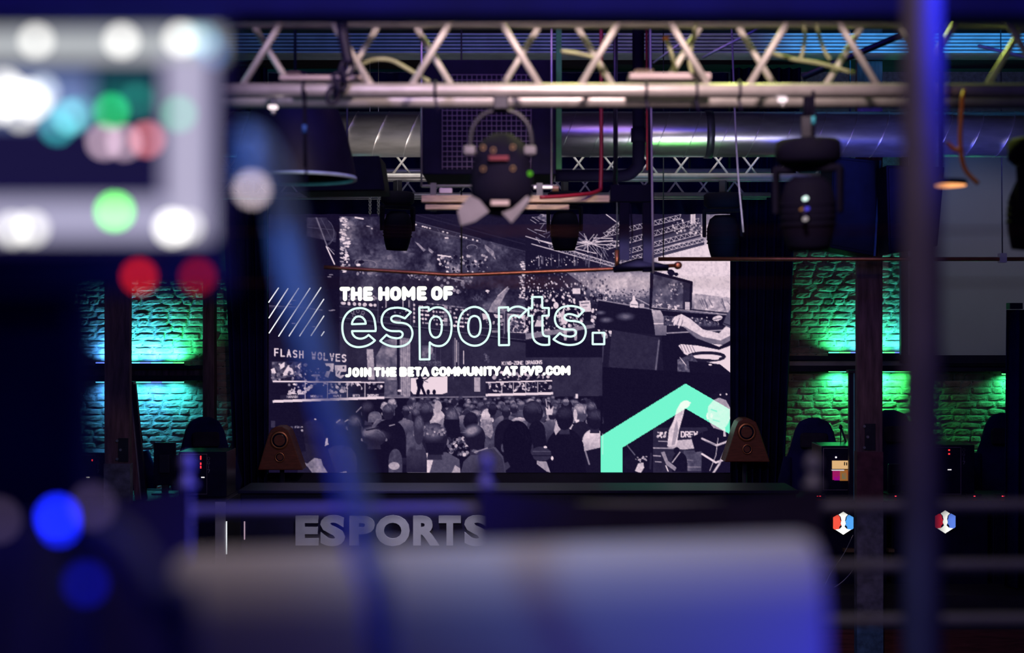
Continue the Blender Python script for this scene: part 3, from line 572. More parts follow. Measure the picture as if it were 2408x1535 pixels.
def tag(o, label, cat, group=None, kind=None):
    if label: o['label'] = label
    if cat: o['category'] = cat
    if group: o['group'] = group
    if kind: o['kind'] = kind
    return o
def thing(name, label, cat, loc, group=None):
    o = bpy.data.objects.new(name, None); C.objects.link(o); o.location = loc; o.empty_display_size = .1
    return tag(o, label, cat, group)
def dup(root, loc, rotz=None, label=None, scale=None):
    r = root.copy(); C.objects.link(r); r.location = loc
    if rotz is not None: r.rotation_euler = (0, 0, rotz)
    if scale: r.scale = scale
    if label: r['label'] = label
    def rec(a, b):
        for ch in a.children:
            c = ch.copy(); C.objects.link(c); c.parent = b; rec(ch, c)
    rec(root, r); return r
def structure(mb, name, m, **k):
    o = mb.build(name, m, **k); o['kind'] = 'structure'; return o
def V(*a): return Vector(a)
def curve(pts, n=8):                         # smooth run of 3-D points
    P = [Vector(p) for p in pts]; P = [P[0] * 2 - P[1]] + P + [P[-1] * 2 - P[-2]]; out = []
    for i in range(1, len(P) - 2):
        for k in range(n):
            t = k / n; a, b, c, d = P[i - 1], P[i], P[i + 1], P[i + 2]
            out.append(.5 * ((2 * b) + (c - a) * t + (2 * a - 5 * b + 4 * c - d) * t * t + (3 * b - a - 3 * c + d) * t ** 3))
    return out + [P[-2]]
def outline(pts, n=6):                       # closed outline; a third value marks a corner
    N = len(pts); out = []
    for i in range(N):
        p0, p1, p2, p3 = pts[i - 1], pts[i], pts[(i + 1) % N], pts[(i + 2) % N]
        c1, c2 = len(p1) > 2, len(p2) > 2
        if c1 and c2: out.append(p1[:2]); continue
        t1 = (0, 0) if c1 else ((p2[0] - p0[0]) / 2, (p2[1] - p0[1]) / 2)
        t2 = (0, 0) if c2 else ((p3[0] - p1[0]) / 2, (p3[1] - p1[1]) / 2)
        if c1: t1 = (1.5 * (p2[0] - p1[0]) - t2[0] / 2, 1.5 * (p2[1] - p1[1]) - t2[1] / 2)
        if c2: t2 = (1.5 * (p2[0] - p1[0]) - t1[0] / 2, 1.5 * (p2[1] - p1[1]) - t1[1] / 2)
        for k in range(n):
            t = k / n; h1 = 2 * t ** 3 - 3 * t * t + 1; h2 = t ** 3 - 2 * t * t + t; h3 = -2 * t ** 3 + 3 * t * t; h4 = t ** 3 - t * t
            out.append(tuple(h1 * p1[j] + h2 * t1[j] + h3 * p2[j] + h4 * t2[j] for j in (0, 1)))
    return out

def glyph_mesh(name, ch, x0, x1, y0, y1, d, dep, m, parent, fat=.035):   # one solid capital fitted into a box, standing dep metres proud
    cu = bpy.data.curves.new('glyph', 'FONT'); cu.body = ch; cu.extrude = .5; cu.offset = fat; cu.resolution_u = 4
    to = bpy.data.objects.new('glyph', cu); C.objects.link(to)
    bpy.context.view_layer.update()
    me = bpy.data.meshes.new_from_object(to.evaluated_get(bpy.context.evaluated_depsgraph_get()))
    bpy.data.objects.remove(to); bpy.data.curves.remove(cu)
    v = [tuple(w.co) for w in me.vertices]; xa, xb = min(p[0] for p in v), max(p[0] for p in v); ya, yb = min(p[1] for p in v), max(p[1] for p in v)
    r = parent
    while r.parent is not None: r = r.parent
    for w in me.vertices:
        u, t, k = (w.co.x - xa) / (xb - xa), (w.co.y - ya) / (yb - ya), w.co.z
        w.co = at(x0 + (x1 - x0) * u, y1 + (y0 - y1) * t, d) + Vector((0, -dep if k > 0 else 0, 0)) - r.location
    me.name = name; me.materials.clear(); me.materials.append(m)
    o = bpy.data.objects.new(name, me); C.objects.link(o); o.parent = parent; return o

# ---------------------------------------------------------------- the hall
random.seed(4)
def rough_bricks(mb, x0, x1, z0, z1, y):
    H = .078; rows = int((z1 - z0) / H)
    for r in range(rows):
        z = z0 + r * H; x = x0 + random.uniform(-.2, 0)
        while x < x1:
            w = random.choice((.20, .21, .22, .19, .11)); a, b = max(x, x0), min(x + w, x1); x += w + .012
            if b - a < .03: continue
            dep = random.uniform(.005, .014) if random.random() > .06 else .002
            g = .006 + random.uniform(-.002, .003); nx, nz = 6, 4; grid = []
            sl = random.uniform(-.006, .006)
            for j in range(nz + 1):
                row = []
                for i in range(nx + 1):
                    u, v = i / nx, j / nz; e = i in (0, nx) or j in (0, nz)
                    px = a + (b - a) * u + random.uniform(-.003, .003); pz = z + g + (H - 2 * g) * v + random.uniform(-.003, .003) + sl * u
                    rr = 0 if e else dep + random.uniform(-.002, .002) - (.003 if (i in (1, nx - 1) and j in (1, nz - 1)) else 0)
                    if i in (1, nx - 1): px += (.35 if i == 1 else -.35) * -(b - a) / nx * .7
                    if j in (1, nz - 1): pz += (-.5 if j == 1 else .5) * (H - 2 * g) / nz * .6
                    row.append(mb.b.verts.new((px, y - rr, pz)))
                grid.append(row)
            for j in range(nz):
                for i in range(nx): mb.b.faces.new((grid[j][i], grid[j][i + 1], grid[j + 1][i + 1], grid[j + 1][i]))
BACK = 16.2
structure(MB().span((-9, BACK, 0), (9, BACK + .3, 6.5)), 'wall_back', M['mortar'])
bl = MB(); rough_bricks(bl, -5.1, -3.0, 1.5, 4.2, BACK); b1 = bl.build('wall_back_brickwork', M['brick']); b1['kind'] = 'structure'
bl = MB(); rough_bricks(bl, 2.9, 6.2, 1.5, 4.75, BACK); b1 = bl.build('wall_back_brickwork', M['brick']); b1['kind'] = 'structure'
structure(MB().span((-9, -2, -.1), (9, BACK, 0)), 'floor', M['floor'])
structure(MB().span((-9, 4.2, 6.5), (9, BACK + .3, 6.7)), 'ceiling', M['ceil'])
structure(MB().span((-9.2, 8, 0), (-9, BACK + .3, 6.5)), 'wall_left', M['mortar'])
structure(MB().span((9, 8, 0), (9.2, BACK + .3, 6.5)), 'wall_right', M['mortar'])
structure(MB().span((-9, 12.7, 0), (9, BACK, 1.2)), 'floor_stage', M['floor'])
structure(MB().span((-9, 12.66, 0), (9, 12.7, .9)), 'trim_1', M['stagewood'])
structure(MB().span((-9, -2, 2.0), (9, 2.62, 2.1)), 'floor_mezzanine', M['floor'])
# ledges across the brickwork (dark rails with paler boards)
def ledge(n, x0, x1, ya, yb, m, dep=.16):
    a, b = at(0, ya, BACK), at(0, yb, BACK)
    structure(MB().span((x0, BACK - dep, b.z), (x1, BACK, a.z)), f'trim_{n}', m)
ledge(2, -5.1, -3.45, 858, 866, M['black'], .17); ledge(3, -5.1, -3.45, 866, 882, M['post'], .1); ledge(4, -5.1, -3.45, 882, 893, M['black'], .17)
ledge(5, 3.05, 6.4, 836, 845, M['black'], .17); ledge(6, 3.05, 6.4, 845, 859, M['pale'], .06); ledge(7, 3.05, 6.4, 859, 872, M['black'], .17)
# near ceiling beam crossing overhead, out of focus
structure(MB().span((-2.4, 2.1, at(0, 64, 2.2).z), (2.6, 2.2, 4.24)), 'beam_overhead', M['navy'])
# ribbed steel beam under the ceiling
rb = MB(); zb = at(0, 128, 12).z; zt = at(0, 78, 12).z
n = 6; pts = [(0, zb)]
for i in range(n):
    z = zb + (zt - zb) * i / n; dz = (zt - zb) / n
    pts += [(-.05, z + dz * .15), (-.05, z + dz * .6), (0, z + dz * .75)]
pts += [(-.0, zt), (.25, zt), (.25, zb)]
rb.prism([V(-6, 12 + y, z) for y, z in pts], (12.5, 0, 0)); structure(rb, 'beam_ribbed', mat('ribbed_beam_paint', (.42, .45, .5), .45, .3, .15))

# timber pillars with worn paint
def pillar(name, x0, x1, d, bands, bracket):
    a, b = at(x0, 0, d).x, at(x1, 0, d).x; w = b - a
    p = MB().span((a, d, 1.2 if d > 12.7 else 0), (b, d + w * .35, 6.5)).build(name, M['post'], bevel=.008); p['kind'] = 'structure'
    for ya, yb, m in bands:
        MB().span((a - .003, d - .004, at(0, yb, d).z), (b + .003, d + .1, at(0, ya, d).z)).build('paint_patch', m, p)
    x, ya, yb = bracket
    q = MB(); q.span(at(x, ya, d - .012), at(x + 24, yb, d)); q.build('bracket_plate', M['steel'], p)
    for k in range(3):
        c = at(x - 2 + 8 * (k % 2), ya + 6 + (yb - ya - 12) * k / 2, d - .016); MB().lathe([(0, -.012), (.012, -.012), (.012, 0), (0, 0)], c, Matrix.Rotation(-math.pi / 2, 4, 'X'), 10).build('bolt', M['zinc'], p)
    return p
pillar('pillar_timber', 245, 305, 12.75, [(1090, 1330, M['greypaint'])], (278, 1030, 1085))
pillar('pillar_timber', 2016, 2076, 12.3, [(1062, 1180, M['redpaint']), (1200, 1470, M['greypaint']), (1470, 1700, M['bluelit'])], (2034, 996, 1058))
pp = MB().span((at(481, 0, 16.0).x, 15.9, 1.2), (at(508, 0, 16.0).x, 16.05, 6.5)).build('post_beside_brickwork', M['post'], bevel=.006); pp['kind'] = 'structure'

# ---------------------------------------------------------------- LED wall and its picture
SD = 15.9
c0 = at((X0 + X1) / 2, Y1, SD)
wall = thing('led_video_wall', 'wide LED video wall glowing with a grey esports crowd collage and neon lettering', 'video wall', c0)
a, b = at(X0 - 3, Y1 + 3, SD), at(X1 + 3, Y0 - 3, SD)
MB().span((a.x, SD + .02, a.z), (b.x, SD + .18, b.z)).build('cabinet', M['black'], wall)
MB().span((a.x, SD - .01, at(0, Y1 + 26, SD).z), (b.x, SD + .18, a.z)).build('bottom_frame', M['black'], wall)
pic = paint_collage(); ph, pw = pic.shape[:2]
gx = np.linspace(X0, X1, pw); gy = np.linspace(Y0, Y1, ph); GX, GY = np.meshgrid(gx, gy)
co = np.stack([(GX - 1204) * SD / F - c0.x, np.full(GX.shape, SD - c0.y), EYE - (GY - 767.5) * SD / F - c0.z], -1).reshape(-1, 3)
idx = np.arange(ph * pw).reshape(ph, pw)
quads = np.stack([idx[:-1, :-1], idx[1:, :-1], idx[1:, 1:], idx[:-1, 1:]], -1).reshape(-1, 4)
me = bpy.data.meshes.new('display'); me.vertices.add(len(co)); me.vertices.foreach_set('co', co.ravel().astype(np.float32))
me.loops.add(quads.size); me.loops.foreach_set('vertex_index', quads.ravel().astype(np.int32))
me.polygons.add(len(quads)); me.polygons.foreach_set('loop_start', np.arange(0, quads.size, 4, dtype=np.int32)); me.update(calc_edges=True)
at_ = me.color_attributes.new('picture', 'FLOAT_COLOR', 'POINT')
lin = np.where(pic <= .04045, pic / 12.92, ((pic + .055) / 1.055) ** 2.4)
at_.data.foreach_set('color', np.concatenate([lin, np.ones((ph, pw, 1))], -1).ravel().astype(np.float32))
me.materials.append(glow_attr('led_picture', 1.0))
dsp = bpy.data.objects.new('display', me); C.objects.link(dsp); dsp.parent = wall; dsp['label'] = 'glowing grey photo collage'
TD = SD - .012
def letters(name, words, w, m, slant, box):
    mb = MB(); h = w / 2
    for ch, x0, x1 in words:
        y0 = box[0] + slant * (x0 - box[2]); y1 = box[1] + slant * (x0 - box[2])
        for st in GLYPH[ch]:
            mb.stroke([(x0 + h + (x1 - x0 - w) * u, y0 + h + (y1 - y0 - w) * v) for u, v in st], w, TD)
    o = mb.build(name, m, wall); return o
q = 1 / 7.525
hl = [(c, 790 + a * q, 790 + b * q) for c, a, b in (('T', 62, 258), ('H', 262, 462), ('E', 480, 662), ('H', 747, 946), ('O', 953, 1157), ('M', 1165, 1407), ('E', 1430, 1612), ('O', 1683, 1888), ('F', 1898, 2082))]
letters('headline', hl, 10.2, glow('headline_glow', (.97, 1, .88), 1.25), -.0075, (674, 708, 798))['label'] = 'white words THE HOME OF'
tl = [(c, 800 + a * q, 800 + b * q) for c, a, b in (('J', 85, 205), ('O', 210, 342), ('I', 348, 408), ('N', 414, 556), ('T', 592, 725), ('H', 728, 868), ('E', 870, 1002), ('B', 1045, 1187), ('E', 1190, 1312), ('T', 1308, 1442), ('A', 1425, 1582), ('C', 1612, 1748), ('O', 1744, 1892), ('M', 1888, 2062), ('M', 2063, 2232), ('U', 2234, 2382))]
tl += [(c, 1100 + a * q, 1100 + b * q) for c, a, b in (('N', 118, 266), ('I', 272, 332), ('T', 328, 458), ('Y', 440, 586), ('A', 610, 772), ('T', 748, 888), ('P', 928, 1062), ('V', 1040, 1195), ('P', 1192, 1328), ('.', 1318, 1382), ('C', 1378, 1512), ('O', 1504, 1652), ('M', 1648, 1818))]
letters('tagline', tl, 7.6, glow('tagline_glow', (.97, 1, .88), 1.25), -.0088, (863.5, 887, 811))['label'] = 'white words JOIN THE BETA COMMUNITY AT PVP.COM'
O = 1
s1 = [(1325, 555, O), (1240, 505), (1130, 479), (1040, 479), (930, 503), (845, 575), (808, 680), (822, 780), (875, 850), (960, 885), (1060, 892), (1140, 895), (1180, 935), (1165, 988), (1110, 1014), (1050, 1015), (960, 995), (895, 955, O), (783, 1065, O), (870, 1120), (980, 1157), (1100, 1165), (1220, 1140), (1310, 1070), (1353, 950), (1335, 845), (1270, 775), (1180, 747), (1070, 738), (1005, 718), (978, 680), (992, 640), (1045, 619), (1110, 625), (1168, 643), (1220, 665, O)]
o2 = 320 / q
word = [
 [(700, 890, O), (700, 810), (670, 650), (600, 548), (505, 495), (410, 483), (300, 505), (200, 575), (132, 690), (113, 820), (127, 950), (172, 1058), (250, 1132), (340, 1167), (430, 1172), (540, 1150), (630, 1105), (690, 1055, O), (578, 958, O), (510, 1006), (430, 1024), (350, 1003), (300, 950), (285, 890, O)],
 [(283, 768, O), (297, 710), (345, 648), (405, 630), (465, 648), (512, 700), (527, 760, O)], s1,
 [(1475, 475, O), (1640, 470, O), (1645, 530, O), (1710, 488), (1795, 470), (1900, 492), (1990, 570), (2035, 690), (2046, 810), (2030, 955), (1980, 1068), (1900, 1138), (1810, 1155), (1725, 1136), (1660, 1090, O), (1655, 1390, O), (1485, 1392, O)],
 [(1765, 630), (1830, 655), (1865, 720), (1873, 810), (1861, 910), (1825, 980), (1765, 1005), (1708, 983), (1668, 915), (1655, 810), (1666, 718), (1705, 655)],
 [(2450, 462), (2560, 490), (2660, 570), (2715, 690), (2733, 805), (2715, 930), (2660, 1050), (2560, 1127), (2450, 1148), (2340, 1122), (2235, 1045), (2180, 925), (2163, 805), (2185, 680), (2240, 565), (2340, 490)],
 [(2450, 622), (2518, 648), (2550, 715), (2560, 805), (2548, 900), (2515, 965), (2450, 992), (2385, 965), (2350, 895), (2340, 805), (2352, 715), (2384, 650)],
 [(475 + o2, 475, O), (640 + o2, 470, O), (642 + o2, 530, O), (710 + o2, 478), (790 + o2, 457), (870 + o2, 466), (972 + o2, 515, O), (835 + o2, 650, O), (790 + o2, 622), (740 + o2, 614), (690 + o2, 635), (660 + o2, 685), (650 + o2, 760), (655 + o2, 1137, O), (478 + o2, 1140, O)],
 [(1065 + o2, 287, O), (1240 + o2, 287, O), (1245 + o2, 480, O), (1360 + o2, 482, O), (1358 + o2, 615, O), (1245 + o2, 620, O), (1246 + o2, 780), (1249 + o2, 900), (1265 + o2, 958), (1305 + o2, 980), (1365 + o2, 982, O), (1367 + o2, 1130, O), (1280 + o2, 1135), (1200 + o2, 1122), (1122 + o2, 1075), (1080 + o2, 1000), (1068 + o2, 890), (1065 + o2, 620, O), (998 + o2, 618, O), (1000 + o2, 487, O), (1065 + o2, 485, O)],
 [(x + 659 + o2, y - 30, *r) for x, y, *r in s1],
 [(2135 + o2, 920, O), (2340 + o2, 920, O), (2340 + o2, 1122, O), (2135 + o2, 1122, O)]]
mb = MB()
for L in word: mb.stroke(outline([(790 + p[0] * q, 660 + p[1] * q, *p[2:]) for p in L]), 4.9, TD, True, 8)
mb.build('wordmark', glow('wordmark_glow', (.68, 1, .86), 1.15), wall)['label'] = 'mint outlined word esports.'
mb = MB(); z4 = 1 / 4.013
for x1, y1, x2, y2 in ((140, 790, 48, 925), (230, 795, 50, 1073), (330, 793, 52, 1215), (437, 793, 142, 1245), (540, 787, 240, 1243), (567, 897, 340, 1243), (568, 1055, 447, 1240), (570, 1203, 545, 1240)):
    mb.stroke([(620 + x1 * z4, 480 + y1 * z4), (620 + x2 * z4, 480 + y2 * z4)], 2.9, TD, k=6)
mb.build('slanted_stripes', glow('stripe_glow', (.95, .95, 1), 1.0), wall)['label'] = 'thin white slanted lines'

# black drapes round the wall
def drape(name, pts_top, pts_bot, z0, z1, label, m, folds, amp=.05, thick=.02):
    mb = MB(); n = folds * 8; A, B = [], []
    for i in range(n + 1):
        t = i / n; w = amp * math.sin(t * folds * 2 * math.pi)
        p = pts_top[0].lerp(pts_top[1], t); q_ = pts_bot[0].lerp(pts_bot[1], t)
        A.append(p + V(0, w, 0)); B.append(q_ + V(0, w * 1.3, 0))
    fr = [mb.b.verts.new(p) for p in A]; fb = [mb.b.verts.new(p) for p in B]
    kr = [mb.b.verts.new(p + V(0, thick, 0)) for p in A]; kb = [mb.b.verts.new(p + V(0, thick, 0)) for p in B]
    for i in range(n):
        mb.b.faces.new((fr[i], fb[i], fb[i + 1], fr[i + 1])); mb.b.faces.new((kr[i + 1], kb[i + 1], kb[i], kr[i]))
        mb.b.faces.new((fr[i], fr[i + 1], kr[i + 1], kr[i])); mb.b.faces.new((fb[i + 1], fb[i], kb[i], kb[i + 1]))
    mb.b.faces.new((fr[0], kr[0], kb[0], fb[0])); mb.b.faces.new((fr[-1], fb[-1], kb[-1], kr[-1]))
    return tag(mb.build(name, m, smooth=True), label, 'curtain')
def zpt(px, d, z): p = at(px, 0, d); return V(p.x, d, z)
drape('stage_curtain', (zpt(512, 15.7, 6.45), zpt(628, 15.7, 6.45)), (zpt(556, 15.7, 1.22), zpt(628, 15.7, 1.22)), 0, 0, 'black floor-length stage curtain left of the video wall', M['cloth'], 5)
drape('stage_curtain', (zpt(1719, 15.7, 6.45), zpt(1884, 15.7, 6.45)), (zpt(1719, 15.7, 1.22), zpt(1838, 15.7, 1.22)), 0, 0, 'black floor-length stage curtain right of the video wall', M['cloth'], 7)
v0, v1 = at(632, 503, 15.72), at(1713, 503, 15.72)
drape('valance', (V(v0.x, 15.72, 6.4), V(v1.x, 15.72, 6.4)), (V(v0.x, 15.72, v0.z), V(v1.x, 15.72, v0.z)), 0, 0, 'black valance curtain hanging above the top edge of the video wall', M['cloth'], 20, .03)
drape('side_drape', (zpt(2368, 13.0, at(0, 728, 13).z), zpt(2560, 13.0, at(0, 728, 13).z)), (zpt(2362, 13.0, 1.22), zpt(2560, 13.0, 1.22)), 0, 0, 'black drape with a square top block at the far right edge', M['cloth'], 6)
MB().span(at(2375, 712, 12.95), at(2396, 727, 13.05)).build('drape_block', M['black'])
tag(bpy.data.objects['drape_block'], 'small black square block on top of the drape at the far right', 'block')

# ---------------------------------------------------------------- overhead rig
def truss(name, label, x0, x1, y, z, s, depth, period, phase, rc, rbm, mats, group=None, faces='fbud'):
    t = thing(name, label, 'truss', V((x0 + x1) / 2, y, z), group)
    yb, zt = y + depth, z + s
    for yy in (y, yb):
        for zz in (z, zt): MB().tube([V(x0, yy, zz), V(x1, yy, zz)], rc, 20).build('chord', mats[0], t, True)
    def zig(fn, ph):
        k0 = math.floor((x0 - ph) / (period / 2)); x = []
        for k in range(k0, k0 + int((x1 - x0) / (period / 2)) + 3):
            a, b = ph + k * period / 2, ph + (k + 1) * period / 2
            if a < x0 + .02 or b > x1 - .02: continue
            u, v = (0, 1) if k % 2 == 0 else (1, 0); g = .06 * (b - a) / .3
            p, q_ = fn(a + g, u), fn(b - g, v); dq = (q_ - p) * .05
            MB().tube([p + dq, q_ - dq], rbm, 10).build('brace', mats[1], t, True)
    if 'f' in faces: zig(lambda x, u: V(x, y, z + s * u), phase)
    if 'b' in faces: zig(lambda x, u: V(x, yb, z + s * u), phase + period / 2)
    if 'u' in faces: zig(lambda x, u: V(x, y + depth * u, zt), phase)
    if 'd' in faces: zig(lambda x, u: V(x, y + depth * u, z), phase + period / 4)
    return t
TY = 5.2; TZ = at(0, 213, TY).z
truss('lighting_truss', 'near aluminium lighting truss with criss-cross braces across the top', -3.1, 3.4, TY, TZ, .30, .24, .617, at(920, 0, TY).x, .027, .0125, (M['alu'], M['brace']), faces='fb')
T2 = 12.5; T2Z = at(0, 414, T2).z
truss('lighting_truss', 'middle aluminium truss under the round duct, with the dark lights hung on it', -4.6, 3.15, T2, T2Z, .24, .24, .62, at(1235, 0, T2).x, .026, .010, (M['alu'], M['brace']), faces='fb')
T3 = 14.3; T3Z = at(0, 458, T3).z
tr3 = truss('lighting_truss', 'far aluminium truss just above the video wall', -4.4, 2.6, T3, T3Z, .24, .24, .6, 0, .026, .010, (M['alu'], M['brace']), faces='fb')
for x in (-3.2, 1.8): MB().tube([V(x, T3 + .12, T3Z + .22), V(x, T3 + .12, 6.5)], .012, 8).build('hanger', M['steel'], tr3, True)

# round ventilation duct
D = 11.2; dz = at(0, 316, D).z; dr = .178
du = thing('ventilation_duct', 'long round galvanised ventilation duct running across the hall', 'duct', V(1, D, dz - dr))
MB().tube([V(-2.6, D, dz), V(5.6, D, dz)], dr, 40).build('pipe', M['duct'], du, True)
sx = -2.5
while sx < 5.5:
    MB().tube([V(sx + .07 * math.cos(a), D + (dr + .001) * math.sin(a), dz + (dr + .001) * math.cos(a)) for a in [2 * math.pi * k / 40 for k in range(41)]], .0035, 6, False).build('seam', M['duct'], du, True); sx += .245
for x in (1665, 1505):
    p = at(x, 0, D).x; MB().lathe([(dr + .004, -.03), (dr + .01, -.03), (dr + .01, .03), (dr + .004, .03)], V(p, D, dz), Matrix.Rotation(math.pi / 2, 4, 'Y'), 40).build('hanger_band', M['steel'], du, True)

# black elbow vent pipe and bracket frame that hang in front of the wall
e = thing('vent_pipe', 'black elbow pipe dropping past the duct and bending left', 'pipe', at(1501, 400, 10.4))
MB().tube(curve([at(1501, -60, 10.4), at(1501, 200, 10.4), at(1501, 370, 10.4), at(1493, 398, 10.4), at(1466, 413, 10.4), at(1400, 413, 10.4), at(1306, 413, 10.4)], 6), .044, 16).build('bend', M['fixture'], e, True)
MB().lathe([(.046, -.05), (.054, -.05), (.054, .05), (.046, .05)], at(1501, 318, 10.4)).build('collar', M['fixture'], e, True)
g = thing('hanging_bracket', 'black steel goalpost bracket hanging over the top right of the video wall', 'bracket', at(1490, 640, 9.6))
MB().span(at(1436, 434, 9.57), at(1536, 476, 9.63)).build('crossbar', M['fixture'], g, bevel=.004)
MB().span(at(1457, 476, 9.57), at(1479, 612, 9.63)).build('upright', M['fixture'], g, bevel=.004)
MB().span(at(1512, 476, 9.57), at(1536, 640, 9.63)).build('upright', M['fixture'], g, bevel=.004)
MB().tube([at(1442, 634, 9.6), at(1500, 622, 9.6), at(1572, 630, 9.6)], [.02, .045, .02], 12).build('padding', M['fixture'], g, True)
MB().tube([at(1482, 480, 9.56), at(1487, 540, 9.56), at(1484, 610, 9.56)], .006, 8).build('cable', M['fixture'], g, True)
for k, x in enumerate((1446, 1528)): MB().tube([at(x, -80, 9.6), at(x, 436, 9.6)], .012, 8).build('drop_rod', M['steel'], g, True)

# copper sprinkler pipes
s = thing('sprinkler_pipe', 'orange copper sprinkler pipe sagging in front of the video wall picture', 'pipe', at(1180, 640, 9.8))
MB().tube([at(762, 628, 9.8), at(800, 630, 9.8), at(1060, 646, 9.8), at(1090, 646, 9.8), at(1440, 632, 9.8), at(1590, 624, 9.8)], .0135, 14).build('run', M['copper'], s, True)
MB().lathe([(0, -.03), (.026, -.03), (.026, .03), (.012, .034), (0, .034)], at(1594, 624, 9.8), Matrix.Rotation(math.pi / 2, 4, 'X'), 20).build('end_cap', M['copper'], s, True)
MB().tube([at(1451, 632, 9.8), at(1451, 588, 9.8)], .016, 12).build('tee', M['copper'], s, True)
MB().tube([at(1451, 590, 9.8), at(1451, -100, 9.8)], .006, 8).build('drop_rod', M['steel'], s, True)
MB().tube([at(1085, 645, 9.8), at(1085, -100, 9.8)], .006, 8).build('drop_rod', M['steel'], s, True)
s = thing('sprinkler_pipe', 'straight dark red copper pipe level across the right of the hall', 'pipe', at(2000, 609, 11.6))
MB().tube([at(1548, 609, 11.6), at(2700, 609, 11.6)], .0165, 14).build('run', M['copper'], s, True)
MB().span(at(2352, 595, 11.57), at(2362, 618, 11.63)).build('clip', M['pale'], s)
MB().tube([at(2352, -100, 11.6), at(2357, 597, 11.6)], .005, 8).build('drop_rod', M['steel'], s, True)
MB().tube([at(1560, -100, 11.6), at(1560, 609, 11.6)], .005, 8).build('drop_rod', M['steel'], s, True)
# loose rods and cables
def strand(name, label, cat, pts, r, m, group=None): return tag(MB().tube(curve(pts, 6), r, 8).build(name, m, smooth=True), label, cat, group)
strand('hanger_rod', 'thin grey hanger rod dropping right of the black bracket', 'rod', [at(1528, -60, 9.3), at(1532, 300, 9.3), at(1536, 642, 9.3)], .007, M['pale'])
strand('hanger_rod', 'thin slanting rod in front of the right end of the middle truss', 'rod', [at(1716, -60, 10.2), at(1732, 350, 10.2), at(1748, 546, 10.2)], .007, M['pale'])
strand('power_cable', 'dark red cable dropping to the pine board beside the projector', 'cable', [at(1414, -40, 8.8), at(1414, 250, 8.8), at(1413, 420, 8.8), at(1404, 450, 8.75), at(1340, 460, 8.62), at(1270, 464, 8.55)], .012, M['red'])
strand('power_cable', 'dark red cable hanging behind the black elbow pipe', 'cable', [at(1520, -40, 10.8), at(1521, 250, 10.8), at(1522, 400, 10.8)], .009, M['red'])
strand('orange_cord', 'knotted orange cord hanging under the right end of the near truss', 'cord', [at(2266, 214, 5.168), at(2262, 240, 5.12), at(2258, 330, 5.1), at(2268, 395, 5.1), at(2300, 432, 5.1)], .008, M['orange'])
strand('orange_cord', 'short orange cord tail looping left of the knotted orange cord', 'cord', [at(2258, 352, 5.1), at(2246, 352, 5.1), at(2232, 340, 5.1), at(2226, 334, 5.1)], .008, M['orange'])
gb = MB().span(at(1308, -40, 9.3), at(1320, 400, 9.36)).build('green_lit_bar', M['greenlit']); tag(gb, 'upright bar with green light painted in beside the right edge of the projector', 'bar')  # green-lit side drawn as a bar, the light put into its colour
for a_, b_, r_, lab, m_ in (((1536, 148), (1606, 98), .006, 'thin silver strut behind the near truss, left of the bright X', M['zinc']), ((1652, 136), (1752, 84), .008, 'silver strut slanting behind the near truss, right of the bright X', M['zinc']),
                        ((1886, 182), (2116, 84), .020, 'long dark strut slanting up to the blurred pole behind the near truss', M['steel']), ((2300, 108), (2460, 146), .012, 'blue-lit strut at the top right corner', M['alu'])):
    tag(MB().tube([at(*a_, 8.6), at(*b_, 8.6) , at(b_[0] + (b_[0] - a_[0]) * 2.2, b_[1] + (b_[1] - a_[1]) * 2.2, 8.6)], r_, 10).build('ceiling_strut', m_, smooth=True), lab, 'strut', 'slanting ceiling struts')
for x, y0, lab in ((1912, 283, 'thin cable with a teal tip above the large moving head'), (716, 303, 'thin cable with a blue tip in front of the big dome pendant')):
    t = thing('marked_cable', lab, 'cable', at(x, 213, TY - .03)); 
    MB().tube([at(x, 214, TY - .03), at(x + 2, y0 + 90, TY - .03)], .0065, 8).build('cord', M['fixture'], t, True)
    MB().tube([at(x, y0 - 9, TY - .032), at(x, y0 + 9, TY - .032)], .0085, 8).build('tip', mat('cable_tip_paint', (.05, .45, .62) if x > 1000 else (.03, .12, .5), .5), t, True)
# cables and straps on the near truss
for pts, lab in (([(852, 150), (880, 140), (920, 142), (965, 166), (1010, 192)], 'pale looped cable at the left end of the near truss'),
                 ([(1320, 120), (1370, 128), (1400, 140), (1420, 180)], 'green-lit drooping cable in the middle of the near truss'),
                 ([(1885, 45), (1893, 80), (1888, 120), (1882, 140)], 'green-lit cable hanging inside the near truss right of centre'),
                 ([(1916, 40), (1925, 80), (1940, 122), (1952, 140)], 'green-lit cable hanging next to the right-hand truss X'),
                 ([(1800, 120), (1860, 138), (1930, 150), (2010, 172)], 'long green-lit cable slung low inside the near truss'),
                 ([(1566, 92), (1574, 110), (1582, 138), (1590, 170)], 'green-lit cable below the red cap in the near truss'),
                 ([(1640, 40), (1634, 70), (1626, 110), (1622, 150), (1630, 178)], 'thick green-lit cable bundle in the near truss')):
    strand('truss_cable', lab, 'cable', [at(x, y, TY + .2) for x, y in pts], .0075, M['cablegreen'], 'loose cables in the near truss')
rc = MB().ball(at(1566, 90, TY + .2), (.013, .013, .009)).build('cap', M['orange'], bpy.data.objects['truss_cable.005'], True)
strap_lab = {715: 'black strap hanging from the truss at its left end', 1024: 'black strap round the near truss left of the projector', 1519: 'black strap round the near truss above the elbow pipe', 1637: 'black strap round the near truss right of the white box', 1738: 'black strap round the near truss left of the small white cap'}
for x, lab in strap_lab.items():
    L = 430 if x == 715 else 262
    p = at(x, 213, TY); mb = MB()
    mb.tube([p + V(0, .034 * math.cos(a), .034 * math.sin(a)) for a in [2 * math.pi * k / 16 for k in range(17)]], .005, 6, False)
    mb.tube([at(x, 235, TY - .03), at(x + 6, L, TY - .03)], .005, 6)
    tag(mb.build('strap', M['black'], smooth=True), lab, 'strap', 'straps on the near truss')
